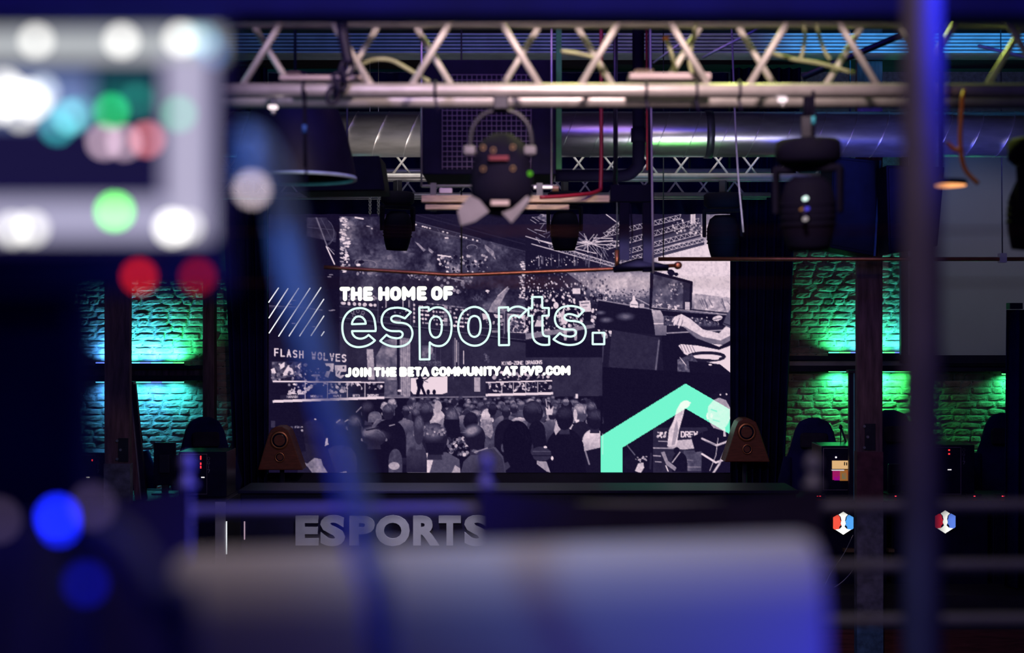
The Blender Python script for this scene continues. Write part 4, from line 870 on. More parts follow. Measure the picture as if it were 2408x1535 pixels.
mb = MB()
mb.tube(curve([at(802, -20, TY - .09), at(804, 60, TY - .05), at(812, 110, TY - .05), at(820, 150, TY - .05)], 5), .02, 10)
for k in range(5):
    c = at(815 - 8 * k, 160 + 16 * k, TY - .05); rot = Matrix.Rotation(k * math.pi / 2 + .4, 4, 'Z') @ Matrix.Rotation(.4, 4, 'Y')
    mb.tube([c + rot @ V(.022 * math.cos(a), 0, .032 * math.sin(a)) for a in [2 * math.pi * j / 14 for j in range(15)]], .0075, 8, False)
tag(mb.build('hoist_chain', M['black'], smooth=True), 'black hoist chain hooked over the left of the near truss', 'chain')
def pbox(xa, xb, ya, yb, lab):
    t = thing('power_box', lab, 'power box', at((xa + xb) / 2, yb, TY + .1), 'boxes lying in the near truss')
    MB().span(at(xa, ya, TY + .06), at(xb, yb, TY + .16)).build('case', M['pinklit'], t, bevel=.006)
    MB().span(at(xa + 14, ya - 7, TY + .08), at(xa + 54, ya, TY + .14)).build('lid', M['pinklit'], t, bevel=.004)
pbox(656, 856, 176, 199, 'long pale box lying in the left of the near truss'); pbox(1480, 1664, 170, 197, 'long pale box lying in the near truss right of centre')
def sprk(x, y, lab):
    t = thing('truss_lamp', lab, 'lamp', at(x, y, TY), 'small caps with painted highlights under the near truss')  # white caps, not lamps; their glow is a painted highlight
    MB().box(at(x, y, TY), (.032, .03, .013)).build('lens', glow('truss_lamp_glow', (1, .82, .88), 1.6), t, bevel=.005)  # white cap; its key-light highlight is put in as emission
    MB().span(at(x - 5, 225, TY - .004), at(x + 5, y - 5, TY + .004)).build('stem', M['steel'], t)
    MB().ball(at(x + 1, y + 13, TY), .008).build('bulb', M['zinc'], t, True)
sprk(642, 252, 'small white cap with a painted highlight under the near truss at the far left'); sprk(1840, 235, 'small white cap with a painted highlight under the near truss right of centre')

# ---------------------------------------------------------------- stage lights
def moving_head(loc, label, tilt, scale=1.0, group=None, lens=None, yaw=0.0):
    t = thing('moving_head_light', label, 'stage light', V(0, 0, 0), group)
    MB().box((0, 0, -.055), (.05, .09, .11)).build('clamp', M['steel'], t, bevel=.006)
    MB().lathe([(0, -.10), (.13, -.10), (.15, -.115), (.15, -.19), (.12, -.215), (0, -.215)], V(0, 0, 0), Matrix.Diagonal((1, .8, 1, 1)), 20).build('base', M['fixture'], t, True)
    y = MB(); y.box((0, 0, -.235), (.30, .07, .03))
    for s_ in (-1, 1): y.prism([V(s_ * .135, -.04, -.23), V(s_ * .135, .04, -.23), V(s_ * .135, .03, -.44), V(s_ * .135, -.03, -.44)], (s_ * .022, 0, 0))
    y.build('yoke', M['fixture'], t, bevel=.006)
    R_ = Matrix.Translation(V(0, 0, -.42)) @ Matrix.Rotation(tilt, 4, 'X')
    h = MB(); h.lathe([(0, .15), (.06, .15), (.10, .12), (.122, .05), (.125, -.02), (.115, -.10), (.10, -.16), (.09, -.19), (.085, -.185), (0, -.17)], V(0, 0, 0), R_, 28); hd = h.build('head', M['fixture'], t, True)
    v = MB()
    for k in range(4): v.lathe([(.124, .03 - k * .03), (.129, .025 - k * .03), (.124, .018 - k * .03)], V(0, 0, 0), R_, 28)
    v.build('cooling_fin', M['fixture'], hd, True)
    MB().lathe([(0, -.172), (.083, -.186), (.083, -.18), (0, -.165)], V(0, 0, 0), R_, 24).build('lens', M['glass'], hd, True)
    t.location = loc; t.scale = (scale,) * 3; t.rotation_euler = (0, 0, yaw)
    return t
m0 = moving_head(at(935, 424, T2 - .1), 'dark moving head light over the left of the wall picture', .1, 1.0, 'moving heads on the middle truss', yaw=.5)
for x, y, sc, lab, yw in ((1328, 424, 1.0, 'dark moving head light over the centre of the wall picture', .2), (1700, 424, 1.12, 'dark moving head light at the upper right corner of the wall picture', -.3)):
    dup(m0, at(x, y, T2 - .1), yw, lab, (sc,) * 3)
for x, yw, lab in ((1900, -.4, 'large dark moving head light with small painted reflections below the near truss'), (2436, .9, 'dark moving head light cut by the right edge of the picture')):
    h2 = dup(m0, at(x, 276, TY), yw, lab, (.8,) * 3); h2['group'] = 'moving heads on the near truss'
    MB().tube([at(x, 276, TY), at(x, 276, TY) + V(0, 0, .092)], .022, 12).build('drop_pipe', M['fixture'], h2, True)
sp = thing('reflected_spots', 'cluster of three tiny painted light reflections on the moving head below the near truss', 'indicator', at(1895, 490, TY - .10))  # painted light reflections, not indicator lamps
for x, y, r, c, k in ((1893, 467, .0075, (.75, 1, .92), 1.6), (1897, 491, .006, (.1, .08, .9), .8), (1884, 492, .004, (.7, .3, .1), .4), (1893, 515, .0075, (.6, .52, .55), .6)):
    MB().lathe([(0, -.01), (r, -.01), (r, .02), (0, .02)], at(x, y, TY - .125), Matrix.Rotation(math.pi / 2, 4, 'X'), 14).build('reflection_dot', glow('dot_glow', c, k), sp)  # light reflections on the head drawn as glowing dots
MB().tube([at(1893, 455, TY - .112), at(1893, 525, TY - .112)], .009, 8).build('board', M['black'], sp)

# profile spot with grey barn doors below the middle of the near truss
b = thing('barn_door_light', 'black stage light with pale grey flaps hanging in front of the projector', 'stage light', at(1178, 235, 5.2))
dd = 5.2
MB().span(at(1160, 225, dd - .03), at(1196, 262, dd + .03)).build('clamp', M['steel'], b, bevel=.005)
MB().tube(curve([at(1104, 352, dd), at(1112, 300, dd), at(1140, 268, dd), at(1178, 260, dd), at(1216, 268, dd), at(1244, 300, dd), at(1252, 352, dd)], 5), .009, 8).build('yoke', M['steel'], b, True)
for x in (1104, 1246): MB().span(at(x - 14, 342, dd - .03), at(x + 14, 368, dd + .03)).build('yoke_knob', M['flap'], b, bevel=.008)
cpt = at(1180, 410, dd); rt = Matrix.Rotation(-.35, 4, 'X')
hd = MB().lathe([(0, .15), (.05, .148), (.082, .12), (.105, .05), (.115, -.02), (.112, -.08), (.095, -.125), (.06, -.145), (0, -.145)], cpt, rt @ Matrix.Diagonal((1, .9, 1, 1)), 28).build('housing', M['fixture'], b, True)
MB().span(at(1150, 366, dd - .115), at(1196, 378, dd - .09)).build('red_label', mat('red_label', (.16, .004, .03), .5), hd)
MB().span(at(1155, 471, dd - .11), at(1197, 484, dd - .07)).build('name_plate', M['pinklit'], hd)
for x, y in ((1136, 347), (1206, 346), (1160, 353), (1136, 397), (1206, 396)):
    c = at(x, y, dd - .108); MB().tube([c + V(.008 * math.cos(a), 0, .008 * math.sin(a)) for a in [2 * math.pi * k / 12 for k in range(13)]], .0016, 6, False).build('socket', M['brass'], hd, True)
MB().ball(at(1246, 408, dd - .06), .010).build('indicator', glow('green_indicator', (.12, .5, .03), .7), hd, True)
MB().prism([at(1104, 458, dd - .135), at(1128, 470, dd - .135), at(1150, 497, dd - .135), at(1118, 520, dd - .135), at(1084, 530, dd - .135), at(1076, 496, dd - .135)], (0, .012, 0)).build('barn_door', M['flap'], b)
MB().prism([at(1240, 460, dd - .135), at(1247, 468, dd - .135), at(1230, 492, dd - .135), at(1203, 524, dd - .135), at(1180, 500, dd - .135), at(1206, 490, dd - .135)], (0, .012, 0)).build('barn_door', M['flap'], b)
MB().tube([at(1148, 497, dd - .03), at(1182, 500, dd - .03)], .006, 8).build('lens_glint', M['zinc'], b, True)  # bright tube standing in for the glint on the lens

# projector in its hanging cage, with pine boards under it
PD = 9.0
p = thing('projector', 'big black projector with a square-mesh grille hanging in the middle', 'projector', at(1150, 436, PD))
MB().span(at(992, 140, PD), at(1300, 436, PD + .7)).build('body', M['fixture'], p, bevel=.01)
gr = MB(); x = 1040
while x <= 1250: gr.tube([at(x, 175, PD - .012), at(x, 398, PD - .012)], .0028, 5); x += 11.6
y = 176
while y <= 398: gr.tube([at(1040, y, PD - .014), at(1250, y, PD - .014)], .0028, 5); y += 12.0
gr.build('grille', mat('grille_wire', (.12, .09, .14), .7), p)
for x in (991, 1297): MB().tube([at(x, -40, PD - .06), at(x, 438, PD - .06)], .007, 8).build('threaded_rod', M['zinc'], p, True)
MB().span(at(990, 434, PD - .06), at(1310, 441, PD + .02)).build('cage_rail', M['steel'], p)
MB().span(at(1254, 436, PD - .1), at(1300, 446, PD - .05)).build('channel_end', M['zinc'], p, bevel=.004)
MB().span(at(1033, 442, PD - .1), at(1064, 456, PD - .05)).build('channel_end', M['pinklit'], p, bevel=.004)
MB().lathe([(0, -.02), (.02, -.02), (.02, .02), (0, .02)], at(1306, 444, PD - .07), Matrix.Rotation(math.pi / 2, 4, 'Y'), 8).build('bolt', M['brass'], p)
for xa, xb, ya, yb, yy, lab in ((991, 1431, 459, 478, 8.75, 'longer upper pine board under the hanging projector'), (1000, 1337, 481, 495, 8.75, 'shorter lower pine board under the hanging projector')):
    tag(MB().span(at(xa, ya, yy), at(xb, yb, yy + .09)).build('pine_board', M['wood'], bevel=.003), lab, 'board', 'pine boards')
for x in (1012, 1262): MB().span(at(x, 430, 8.842), at(x + 14, 497, 8.86)).build('hanger_strap', M['steel'], p)

# pendant lamps
def pendant(loc, label, r, glow_m, rim_m, f=1.0):
    t = thing('pendant_lamp', label, 'pendant lamp', loc)
    MB().lathe([(a_ * r, b_ * r * f) for a_, b_ in ((1, 0), (.99, .10), (.93, .42), (.84, .78), (.72, 1.12), (.5, 1.4), (.2, 1.52), (.2, 1.75), (.17, 1.75), (.15, 1.5), (.47, 1.37), (.8, .76), (.95, .1), (.97, 0))], loc, seg=40).build('shade', M['shade'], t, True)
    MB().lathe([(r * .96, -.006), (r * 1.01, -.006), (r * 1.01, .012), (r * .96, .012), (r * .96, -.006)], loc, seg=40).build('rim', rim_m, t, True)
    MB().tube([Vector(loc) + V(0, 0, r * 1.7 * f), V(loc[0], loc[1], 6.5)], .008, 8).build('cord', M['black'], t, True)
    if glow_m: MB().lathe([(0, -.008), (r * .98, -.008), (r * .98, .002), (0, .002)], loc, seg=32).build('diffuser', glow_m, t)
    else: MB().ball(Vector(loc) + V(0, 0, r * .7), r * .2).build('bulb', M['glass'], t, True)
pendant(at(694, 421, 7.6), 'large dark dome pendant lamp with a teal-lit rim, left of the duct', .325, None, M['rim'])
pendant(at(2216, 432, 5.0), 'small pendant lamp with an orange glowing underside, in front of the projection screen', .082, glow('amber_glow', (1, .40, .14), 1.5), M['shade'], .14)

# hung loudspeakers
def speaker_box(name, label, corners, d0, dep, m, edge):
    t = thing(name, label, 'loudspeaker', at(sum(c[0] for c in corners) / 4, max(c[1] for c in corners), d0), 'hung loudspeakers')
    q4 = [at(*c, d0) for c in corners]
    MB().prism(q4, (0, dep, 0)).build('cabinet', M['duskblue'] if edge else M['fixture'], t, bevel=.01)
    c = sum(q4, V(0, 0, 0)) / 4; MB().prism([c + (k - c) * .93 + V(0, -.012, 0) for k in q4], (0, .012, 0)).build('grille', m, t)
    if edge: MB().tube([q4[1] + V(0, -.01, 0), q4[2] + V(0, -.01, 0)], .010, 6).build('trim_strip', mat('blue_edge', (.03, .10, .34), .5), t)
    top = (q4[0] + q4[1]) / 2 + V(0, dep * .5, 0); MB().tube([top, V(top.x, top.y, 6.5)], .008, 6).build('hanger', M['steel'], t)
speaker_box('loudspeaker', 'dark blue loudspeaker hung over the green-lit brickwork', [(1958, 366), (2070, 378), (2056, 602), (1952, 582)], 11.9, .45, M['duskblue'], True)
speaker_box('loudspeaker', 'black loudspeaker hung in front of the projection screen edge', [(2084, 388), (2222, 392), (2206, 578), (2090, 597)], 11.5, .32, M['fixture'], False)
speaker_box('loudspeaker', 'black loudspeaker box behind the big dome pendant lamp', [(722, 368), (893, 366), (905, 448), (700, 451)], 9.6, .45, M['fixture'], False)
# chains
for x, lab in ((870, 'left bright steel chain over the video wall'), (890, 'right bright steel chain over the video wall')):
    mb = MB(); mb.tube([V(at(x, 0, 13.6).x, 13.6, 6.5), at(x, 444, 13.6)], .004, 6)
    for k in range(14):
        c = at(x, 446 + k * 4.4, 13.6); rot = Matrix.Rotation(k * math.pi / 2, 4, 'Z')
        mb.tube([c + rot @ V(.011 * math.cos(a), 0, .018 * math.sin(a)) for a in [2 * math.pi * j / 10 for j in range(11)]], .004, 6, False)
    tag(mb.build('chain', M['zinc'], smooth=True), lab, 'chain', 'steel chains')

# ---------------------------------------------------------------- LED bars on the brickwork
def led_bar(px, py, up, cols, label, power):
    c = at(px, py, BACK - .12); t = thing('led_bar', label, 'LED bar', c, 'LED bars on the brickwork')
    s = 1 if up else -1
    MB().box(c + V(0, 0, -s * .03), (1.0, .06, .04)).build('housing', M['black'], t, bevel=.004)
    for k in range(8):
        col = cols[k % len(cols)]; x = c.x - .5 + (k + .5) / 8
        MB().box(V(x, c.y, c.z - s * .004), (.112, .05, .014)).build('lens', glow('led_cell', [v * .8 + .05 for v in col], 2.4), t)
        if k % 2 == 0:
            col2 = [(a + b_) / 2 for a, b_ in zip(col, cols[(k + 1) % len(cols)])]
            lamp('led_lamp', (x + .0625, c.y, c.z + s * .01), (x + .0625, c.y + .36, c.z + s * 1.0), power * .55, col2, .16, .03, 140, parent=t)
    return t
G, B_, CY, TE = (.04, 1, .16), (.06, .16, 1), (.05, .55, 1), (.03, .9, .42)
led_bar(329, 852, True, (B_, CY, G, CY, B_, CY, TE, G), 'LED bar shining up the left brickwork, above the dark ledge', 14)
led_bar(329, 899, False, (CY, B_, CY, TE), 'LED bar shining down the left brickwork, below the dark ledge', 7.5)
led_bar(2052, 828, True, (TE, G, B_, TE), 'LED bar shining up the right brickwork, left of the projection screen', 8)
led_bar(2052, 874, False, (G, TE, G, G), 'LED bar shining down the right brickwork, below the pale ledge', 9)
led_bar(2460, 880, False, (G, TE), 'LED bar half hidden by the black drape at the far right', 6)

# white projection screen on the right wall
a, b2 = at(2134, 835, 15.98), at(2620, 360, 15.98)
ps = thing('projection_screen', 'large blank grey projection screen with a black border on the right wall', 'screen', V((a.x + b2.x) / 2, 16, a.z))
MB().span((a.x, 15.98, a.z), (b2.x, 16.0, b2.z)).build('fabric', M['screen'], ps)
fr = MB(); fr.span((a.x - .08, 15.95, a.z - .09), (a.x, 16.02, b2.z + .08)); fr.span((a.x - .08, 15.95, a.z - .09), (b2.x + .08, 16.02, a.z)); fr.span((b2.x, 15.95, a.z), (b2.x + .08, 16.02, b2.z)); fr.span((a.x - .08, 15.95, b2.z), (b2.x + .08, 16.02, b2.z + .08))
fr.build('border', M['black'], ps)

# floor-standing desks on the stage
DZ = at(0, 1176, 13.25).z
def badge(parent, px, py, d, red, blue):
    cx, cy = px, py; S = 1.0
    hexa = [(cx, cy - 27), (cx + 24, cy - 14), (cx + 24, cy + 14), (cx, cy + 27), (cx - 24, cy + 14), (cx - 24, cy - 14)]
    s_ = MB().prism([at(x, y, d) for x, y in hexa], (0, .012, 0)).build('badge', M['black'], parent)
    s_['label'] = 'lit hexagon badge with a red and a blue face in profile'
    wht = [(-11, -20), (0, -27), (11, -20), (6, -15), (4, -6), (6, 0), (3, 8), (8, 13), (20, 14), (0, 27), (-20, 14), (-8, 13), (-3, 8), (-6, 0), (-4, -6), (-6, -15)]
    MB().face([at(cx + x, cy + y, d - .004) for x, y in wht]).build('white_centre', glow('badge_white', (1, 1, .93), 1.3), s_)
    face_ = [(-24, -14), (-13, -20), (-8, -15), (-7, -8), (-4.5, -4), (-7, -2), (-6, 1), (-5, 4), (-9, 8), (-10, 14), (-20, 15), (-24, 12)]
    MB().face([at(cx + x, cy + y, d - .005) for x, y in face_]).build('red_profile', glow('badge_red', red, .95), s_)
    MB().face([at(cx - x, cy + y, d - .005) for x, y in face_][::-1]).build('blue_profile', glow('badge_blue', blue, .95), s_)
def desk(x0, x1, label, bd=None, d=13.25, slope=0):
    t = thing('gaming_desk', label, 'desk', V((at(x0, 0, d).x + at(x1, 0, d).x) / 2, d + .4, 1.2), 'stage desks')
    a, b_ = at(x0, 0, d).x, at(x1, 0, d).x
    MB().span((a, d - .03, DZ - .035), (b_, d + .8, DZ)).build('desktop', M['black'], t, bevel=.004)
    MB().span((a + .03, d, 1.2), (b_ - .03, d + .03, DZ - .035)).build('front_panel', M['gloss'], t)
    for x in (a + .02, b_ - .05): MB().span((x, d + .03, 1.2), (x + .03, d + .78, DZ - .035)).build('side_panel', M['black'], t)
    if bd: badge(t, *bd)
    return t
desk(40, 285, 'left-hand black stage desk behind the left pillar'); 
dl = desk(287, 533, 'black stage desk under the PC tower left of the video wall')
MB().span(at(506, 1180, 13.20), at(531, 1420, 13.22)).build('corner_panel', M['pale'], dl)
MB().span(at(531.5, 1226, 13.19), at(534, 1302, 13.21)).build('bright_edge', glow('white_strip', (.9, .95, 1), 1.1), dl)  # lit bright side of the pale post, put in as emission
desk(1884, 2092, 'black stage desk with a hexagon badge left of the right pillar', (1983, 1230, 13.22, (1, .10, .06), (.10, .42, 1)))
desk(2094, 2330, 'black stage desk with a hexagon badge right of the right pillar', (2223, 1227, 13.22, (.85, .025, .05), (.12, .24, .85)))
desk(2332, 2570, 'black stage desk in the bottom right corner')
for x, w in ((1996, 22), (2094, 8)):
    tag(MB().span(at(x - w / 2, 1291, 13.16), at(x + w / 2, 1295, 13.24)).build('gold_reflection_strip', M['brass']), 'thin painted gold reflection on the desk front below the %s badge' % ('left' if x < 2050 else 'right'), 'strip')  # small gold reflection put in as a gold-coloured strip
for pts, lab in (([(2006, 1258), (1985, 1300), (1955, 1345), (1940, 1375)], 'thin pale cable hanging from the left hexagon badge'), ([(2018, 1316), (2002, 1345), (1975, 1372), (1940, 1392)], 'thin pale cable curving under the left hexagon badge')):
    strand('thin_cable', lab, 'cable', [at(x, y, 13.1) for x, y in pts], .003, M['zinc'])

# tall metal posts beside the pillars
def edge_post(x0, x1, x2, y0, d, label, pale_m, edge_m):
    t = thing('metal_post', label, 'post', at((x0 + x2) / 2, y0, d) * 1.0)
    lean = 24 if x0 < 1000 else 0; t.location.z = DZ
    z1 = at(0, y0, d).z; z0 = DZ; k = (z1 - z0) * F / d / 250 * lean
    def slab(xa, xb, m, nm, dy):
        MB().prism([at(xa, y0, d + dy), at(xb, y0, d + dy), V(at(xb + k, 0, d).x, d + dy, z0), V(at(xa + k, 0, d).x, d + dy, z0)], (0, .05, 0)).build(nm, m, t)
    slab(x0, x1, pale_m, 'face', 0); slab(x1, x2, M['black'], 'return', .01); slab(x1 - 1, x1 + 2, edge_m, 'edge_strip', -.006)
    MB().span(at(x0 - 2, y0 - 6, d - .02), at(x2 + 2, y0, d + .07)).build('cap', M['steel'], t)
edge_post(291, 305, 318, 903, 13.3, 'leaning metal post with a dark side beside the left pillar', M['post'], M['zinc'])
edge_post(1997, 2008, 2022, 876, 13.32, 'upright black metal post with a cyan edge beside the right pillar', M['black'], mat('cyan_edge', (.15, .5, .55), .4))  # edge strip gets a cyan base colour

# dark stage counter with raised grey lettering
cd = 12.95
ct = thing('stage_counter', 'long black stage counter with raised grey letters ESPORTS', 'counter', V(at(1240, 0, cd).x, cd + .3, 1.2))
zt = at(0, 1160, cd).z
MB().span((at(565, 0, cd).x, cd, 1.2), (at(1872, 0, cd).x, cd + .6, zt)).build('front', M['black'], ct, bevel=.01)
MB().span((at(560, 0, cd).x, cd - .03, zt), (at(1877, 0, cd).x, cd + .62, zt + .03)).build('top', M['black'], ct, bevel=.006)
MB().span(at(573.5, 1226, cd - .012), at(576.5, 1268, cd)).build('bright_edge', glow('pink_strip', (.6, .42, .55), .7), ct)  # thin pinkish line on the counter edge, drawn as emission
X = 695
lw = {'E': 56, 'S': 60, 'P': 56, 'O': 72, 'R': 60, 'T': 58}
pos = [('E', 696, 750), ('S', 754, 812), ('P', 822, 882), ('O', 884, 964), ('R', 972, 1034), ('T', 1032, 1084), ('S', 1092, 1150)]
for ch, xa, xb in pos: glyph_mesh('letter_' + ch.lower(), ch, xa, xb, 1212 - 1.5 * (ch in 'SO'), 1281 + 1.5 * (ch in 'SO'), cd, .03, M['letter'], ct, .05)

# PC towers
def pc(x0, x1, y0, y1, d, label, xs, leds, logo, glint=None):
    t = thing('pc_tower', label, 'computer', at((x0 + x1) / 2, y1, d), 'PC towers on the stage desks'); t.location.z = DZ
    z1 = at(0, y0, d).z
    MB().span((at(x0, 0, d).x, d, DZ), (at(x1, 0, d).x, d + .45, z1)).build('case', M['gloss'], t, bevel=.006)
    fr = MB(); e = 1.2
    for xa, ya, xb, yb in ((x0 + 4, y0 + 5, xs - 2, y0 + 6.2), (x0 + 4, y0 + 5, x0 + 5, y1 - 14), (x0 + 4, y1 - 15, xs - 2, y1 - 14), (xs - 3, y0 + 5, xs - 2, y1 - 14)): fr.span(at(xa, ya, d - .004), at(xb, yb, d))
    fr.build('panel_outline', mat('panel_outline', (.24, .18, .26), .5), t)
    for x, y, h in leds: MB().span(at(x - 1.6, y - h / 2, d - .006), at(x + 1.6, y + h / 2, d)).build('red_led', glow('red_led', (1, .03, .04), 1.6), t)
    if glint: MB().span(at(glint[0] - 4, glint[1] - 1, d - .006), at(glint[0] + 4, glint[1] + 1.2, d)).build('painted_glint', glow('white_spot', (1, .95, .95), .9), t)  # white glint on the case painted as emission
    if logo:
        lg = MB(); x, y = logo
        for k, ch in enumerate(('O', 'G', 'I', '7')):
            for st in (GLYPH.get(ch) or [[(0, 0), (1, 0), (.4, 1)]]): lg.stroke([(x + 5 * u, y + k * 10 + 7.5 * v) for u, v in st], 1.2, d - .005, k=6)
        lg.build('logo', mat('logo_print', (.30, .28, .42), .5), t)
    return t
pc(420, 533, 1062, 1176, 13.5, 'PC tower with red digits right of the left pillar', 489, [(472, 1076, 9), (472, 1090, 5), (472, 1098, 6)], (488, 1074), (477, 1122))
pc(160, 247, 1064, 1176, 13.5, 'PC tower with one red light, cut by the left pillar', 226, [(217, 1082, 4)], (228, 1074), (207, 1122))
pc(2180, 2292, 1046, 1176, 13.5, 'PC tower with two red lights behind the blurred pole', 2262, [(2232, 1058, 3), (2232, 1067, 3)], (2264, 1054), (2233, 1104))
pd = pc(1932, 2040, 1048, 1166, 13.5, 'PC tower with a small coloured display panel beside the right pillar', 2030, [], None, None)
dp = MB().span(at(1957, 1083, 13.485), at(2010, 1102, 13.492)).build('display_panel', glow('display_cream', (.72, .44, .2), 1.0), pd)
for xa, ya, xb, yb, c in ((1958, 1104, 1975, 1128, (.35, .01, .12)), (1975, 1104, 2008, 1130, (.32, .12, .03)), (1962, 1120, 1974, 1129, (.3, .0, .3)), (1980, 1112, 1990, 1126, (.12, .16, .1)), (1988, 1106, 1998, 1116, (.5, .06, .02))):
    MB().span(at(xa, ya, 13.48), at(xb, yb, 13.486)).build('display_patch', glow('display_patch', c, .9), dp)
MB().span(at(1956, 1104, 13.476), at(1985, 1106.5, 13.48)).build('display_caption', glow('caption', (.8, .75, .8), .8), dp)
for k in range(4): MB().span(at(1985 + k * 5, 1086 + (k % 2), 13.476), at(1987 + k * 5, 1094, 13.48)).build('display_mark', M['black'], dp)
MB().ball(at(1966, 1075, 13.49), .009).build('white_spot', glow('white_point', (1, .9, 1), 1.2), pd)

# desk peripherals
def small_device(x, y, label, n, group='small devices with red lights'):
    t = thing('power_strip', label, 'power strip', at(x, y, 13.42), group); t.location.z = DZ
    MB().box(V(at(x, 0, 13.42).x, 13.42, DZ + .02), (.14, .06, .04)).build('case', M['black'], t, bevel=.004)
    for k in range(n): MB().box(V(at(x - 3 * (n - 1) + 6 * k, 0, 13.42).x, 13.388, DZ + .022), (.014, .006, .008)).build('red_led', glow('red_dot', (1, .04, .08), 1.6), t)
small_device(1924, 1140, 'small black power strip with two red lights left of the coloured display', 2); small_device(2289, 1122, 'small black power strip with one red light right of the PC behind the pole', 1); small_device(2358, 1132, 'small black power strip with a red light near the right edge', 2); small_device(2104, 1136, 'small black power strip with a dim red light right of the pillar', 1)
def mic(x0, y0, label):
    t = thing('desk_microphone', label, 'microphone', at(x0, y0, 14.0)); t.location.z = DZ
    MB().ball(at(x0, y0 + 8, 14.0), (.018, .018, .026)).build('capsule', M['black'], t, True)
    MB().tube([at(x0, y0 + 8, 14.0), at(x0 + 14, y0 + 48, 14.0), V(at(x0 + 16, 0, 14.0).x, 14.0, DZ)], .010, 8).build('arm', M['black'], t, True)
    MB().tube([at(x0, y0 + 14, 14.0), at(x0, y0 + 60, 14.0)], .006, 8).build('cable', M['black'], t, True)
mic(1977, 996, 'black boom microphone against the green bricks left of the pillar')

# monitors seen from behind and the side
def monitor(px0, px1, py0, py1, d, label, yaw=0.0):
    a, b_ = at(px0, py1, d), at(px1, py0, d); c = V((a.x + b_.x) / 2, d, DZ); w, h = b_.x - a.x, b_.z - a.z
    t = thing('gaming_monitor', label, 'monitor', c, 'monitors on the stage desks'); zc = (a.z + b_.z) / 2
    MB().box(V(c.x, d, zc), (w, .03, h)).build('shell', M['gloss'], t, bevel=.008)
    MB().box(V(c.x, d - .02, zc), (w * .5, .03, h * .45)).build('rear_housing', M['black'], t, bevel=.01)
    MB().span((c.x - .03, d - .01, DZ + .01), (c.x + .03, d + .02, zc)).build('stand', M['steel'], t)
    MB().box(V(c.x, d, DZ + .008), (.22, .18, .016)).build('foot', M['steel'], t, bevel=.004)
    t.rotation_euler = (0, 0, yaw); return t
monitor(362, 414, 1040, 1140, 13.75, 'black monitor seen from behind, between the left pillar and the PC', 0)
monitor(2086, 2118, 1090, 1160, 13.75, 'narrow dark monitor against the green bricks right of the pillar', .3)

# racing-style chairs behind the desks
def chair(label):
    t = thing('gaming_chair', label, 'chair', V(0, 0, 0), 'gaming chairs behind the stage desks')
    bk = MB(); prof = [(-.27, .50), (-.29, .75), (-.30, .98), (-.24, 1.14), (-.20, 1.30), (-.15, 1.40), (-.05, 1.44), (.05, 1.44), (.15, 1.40), (.20, 1.30), (.24, 1.14), (.30, .98), (.29, .75), (.27, .50)]
    bk.prism([V(x, .24 + (z - .5) * .16, z) for x, z in prof], (0, .11, .01)); o = bk.build('backrest', M['cloth'], t, bevel=.03)
    for s_ in (-1, 1):
        bl_ = MB(); bl_.tube([V(s_ * .26, .20, .52), V(s_ * .30, .22, .80), V(s_ * .27, .28, 1.05)], [.05, .07, .04], 10); bl_.build('side_bolster', M['cloth'], t, True)
    MB().box(V(0, .30, 1.22), (.28, .08, .16), Matrix.Rotation(-.16, 4, 'X')).build('head_pillow', M['drape'], t, bevel=.03)
    MB().box(V(0, 0, .46), (.54, .54, .11)).build('seat', M['cloth'], t, bevel=.04)
    for s_ in (-1, 1):
        ar = MB(); ar.box(V(s_ * .33, .02, .68), (.09, .28, .03)); ar.box(V(s_ * .33, .05, .56), (.04, .06, .22)); ar.build('armrest', M['black'], t, bevel=.008)
    MB().tube([V(0, 0, .10), V(0, 0, .42)], .03, 12).build('gas_column', M['steel'], t, True)
    st = MB()
    for k in range(5):
        a = 2 * math.pi * k / 5; st.tube([V(0, 0, .12), V(.32 * math.cos(a), .32 * math.sin(a), .07)], [.03, .018], 8)
    st.build('star_base', M['black'], t)
    for k in range(5):
        a = 2 * math.pi * k / 5; MB().lathe([(0, -.02), (.035, -.02), (.035, .02), (0, .02)], V(.32 * math.cos(a), .32 * math.sin(a), .035), Matrix.Rotation(a, 4, 'Z') @ Matrix.Rotation(math.pi / 2, 4, 'X'), 12).build('caster', M['black'], t)
    return t
c0_ = chair('gaming chair turned sideways against the cyan bricks on the left'); c0_.location = V(at(380, 0, 15.3).x, 15.3, 1.2); c0_.rotation_euler = (0, 0, 1.5); c0_.scale = (.95, .95, .99)
for x, d, rz, sc, lab in ((490, 14.55, .3, 1.0, 'gaming chair at the foot of the curtain left of the video wall'), (1915, 14.4, -.2, 1.0, 'gaming chair with rounded back left of the right pillar'), (2150, 14.3, .25, 1.06, 'gaming chair behind the blurred pole, right of the pillar'), (2368, 14.3, -.3, 1.04, 'gaming chair in front of the black drape at the right edge')):
    dup(c0_, V(at(x, 0, d).x, d, 1.2), rz, lab, (sc,) * 3)

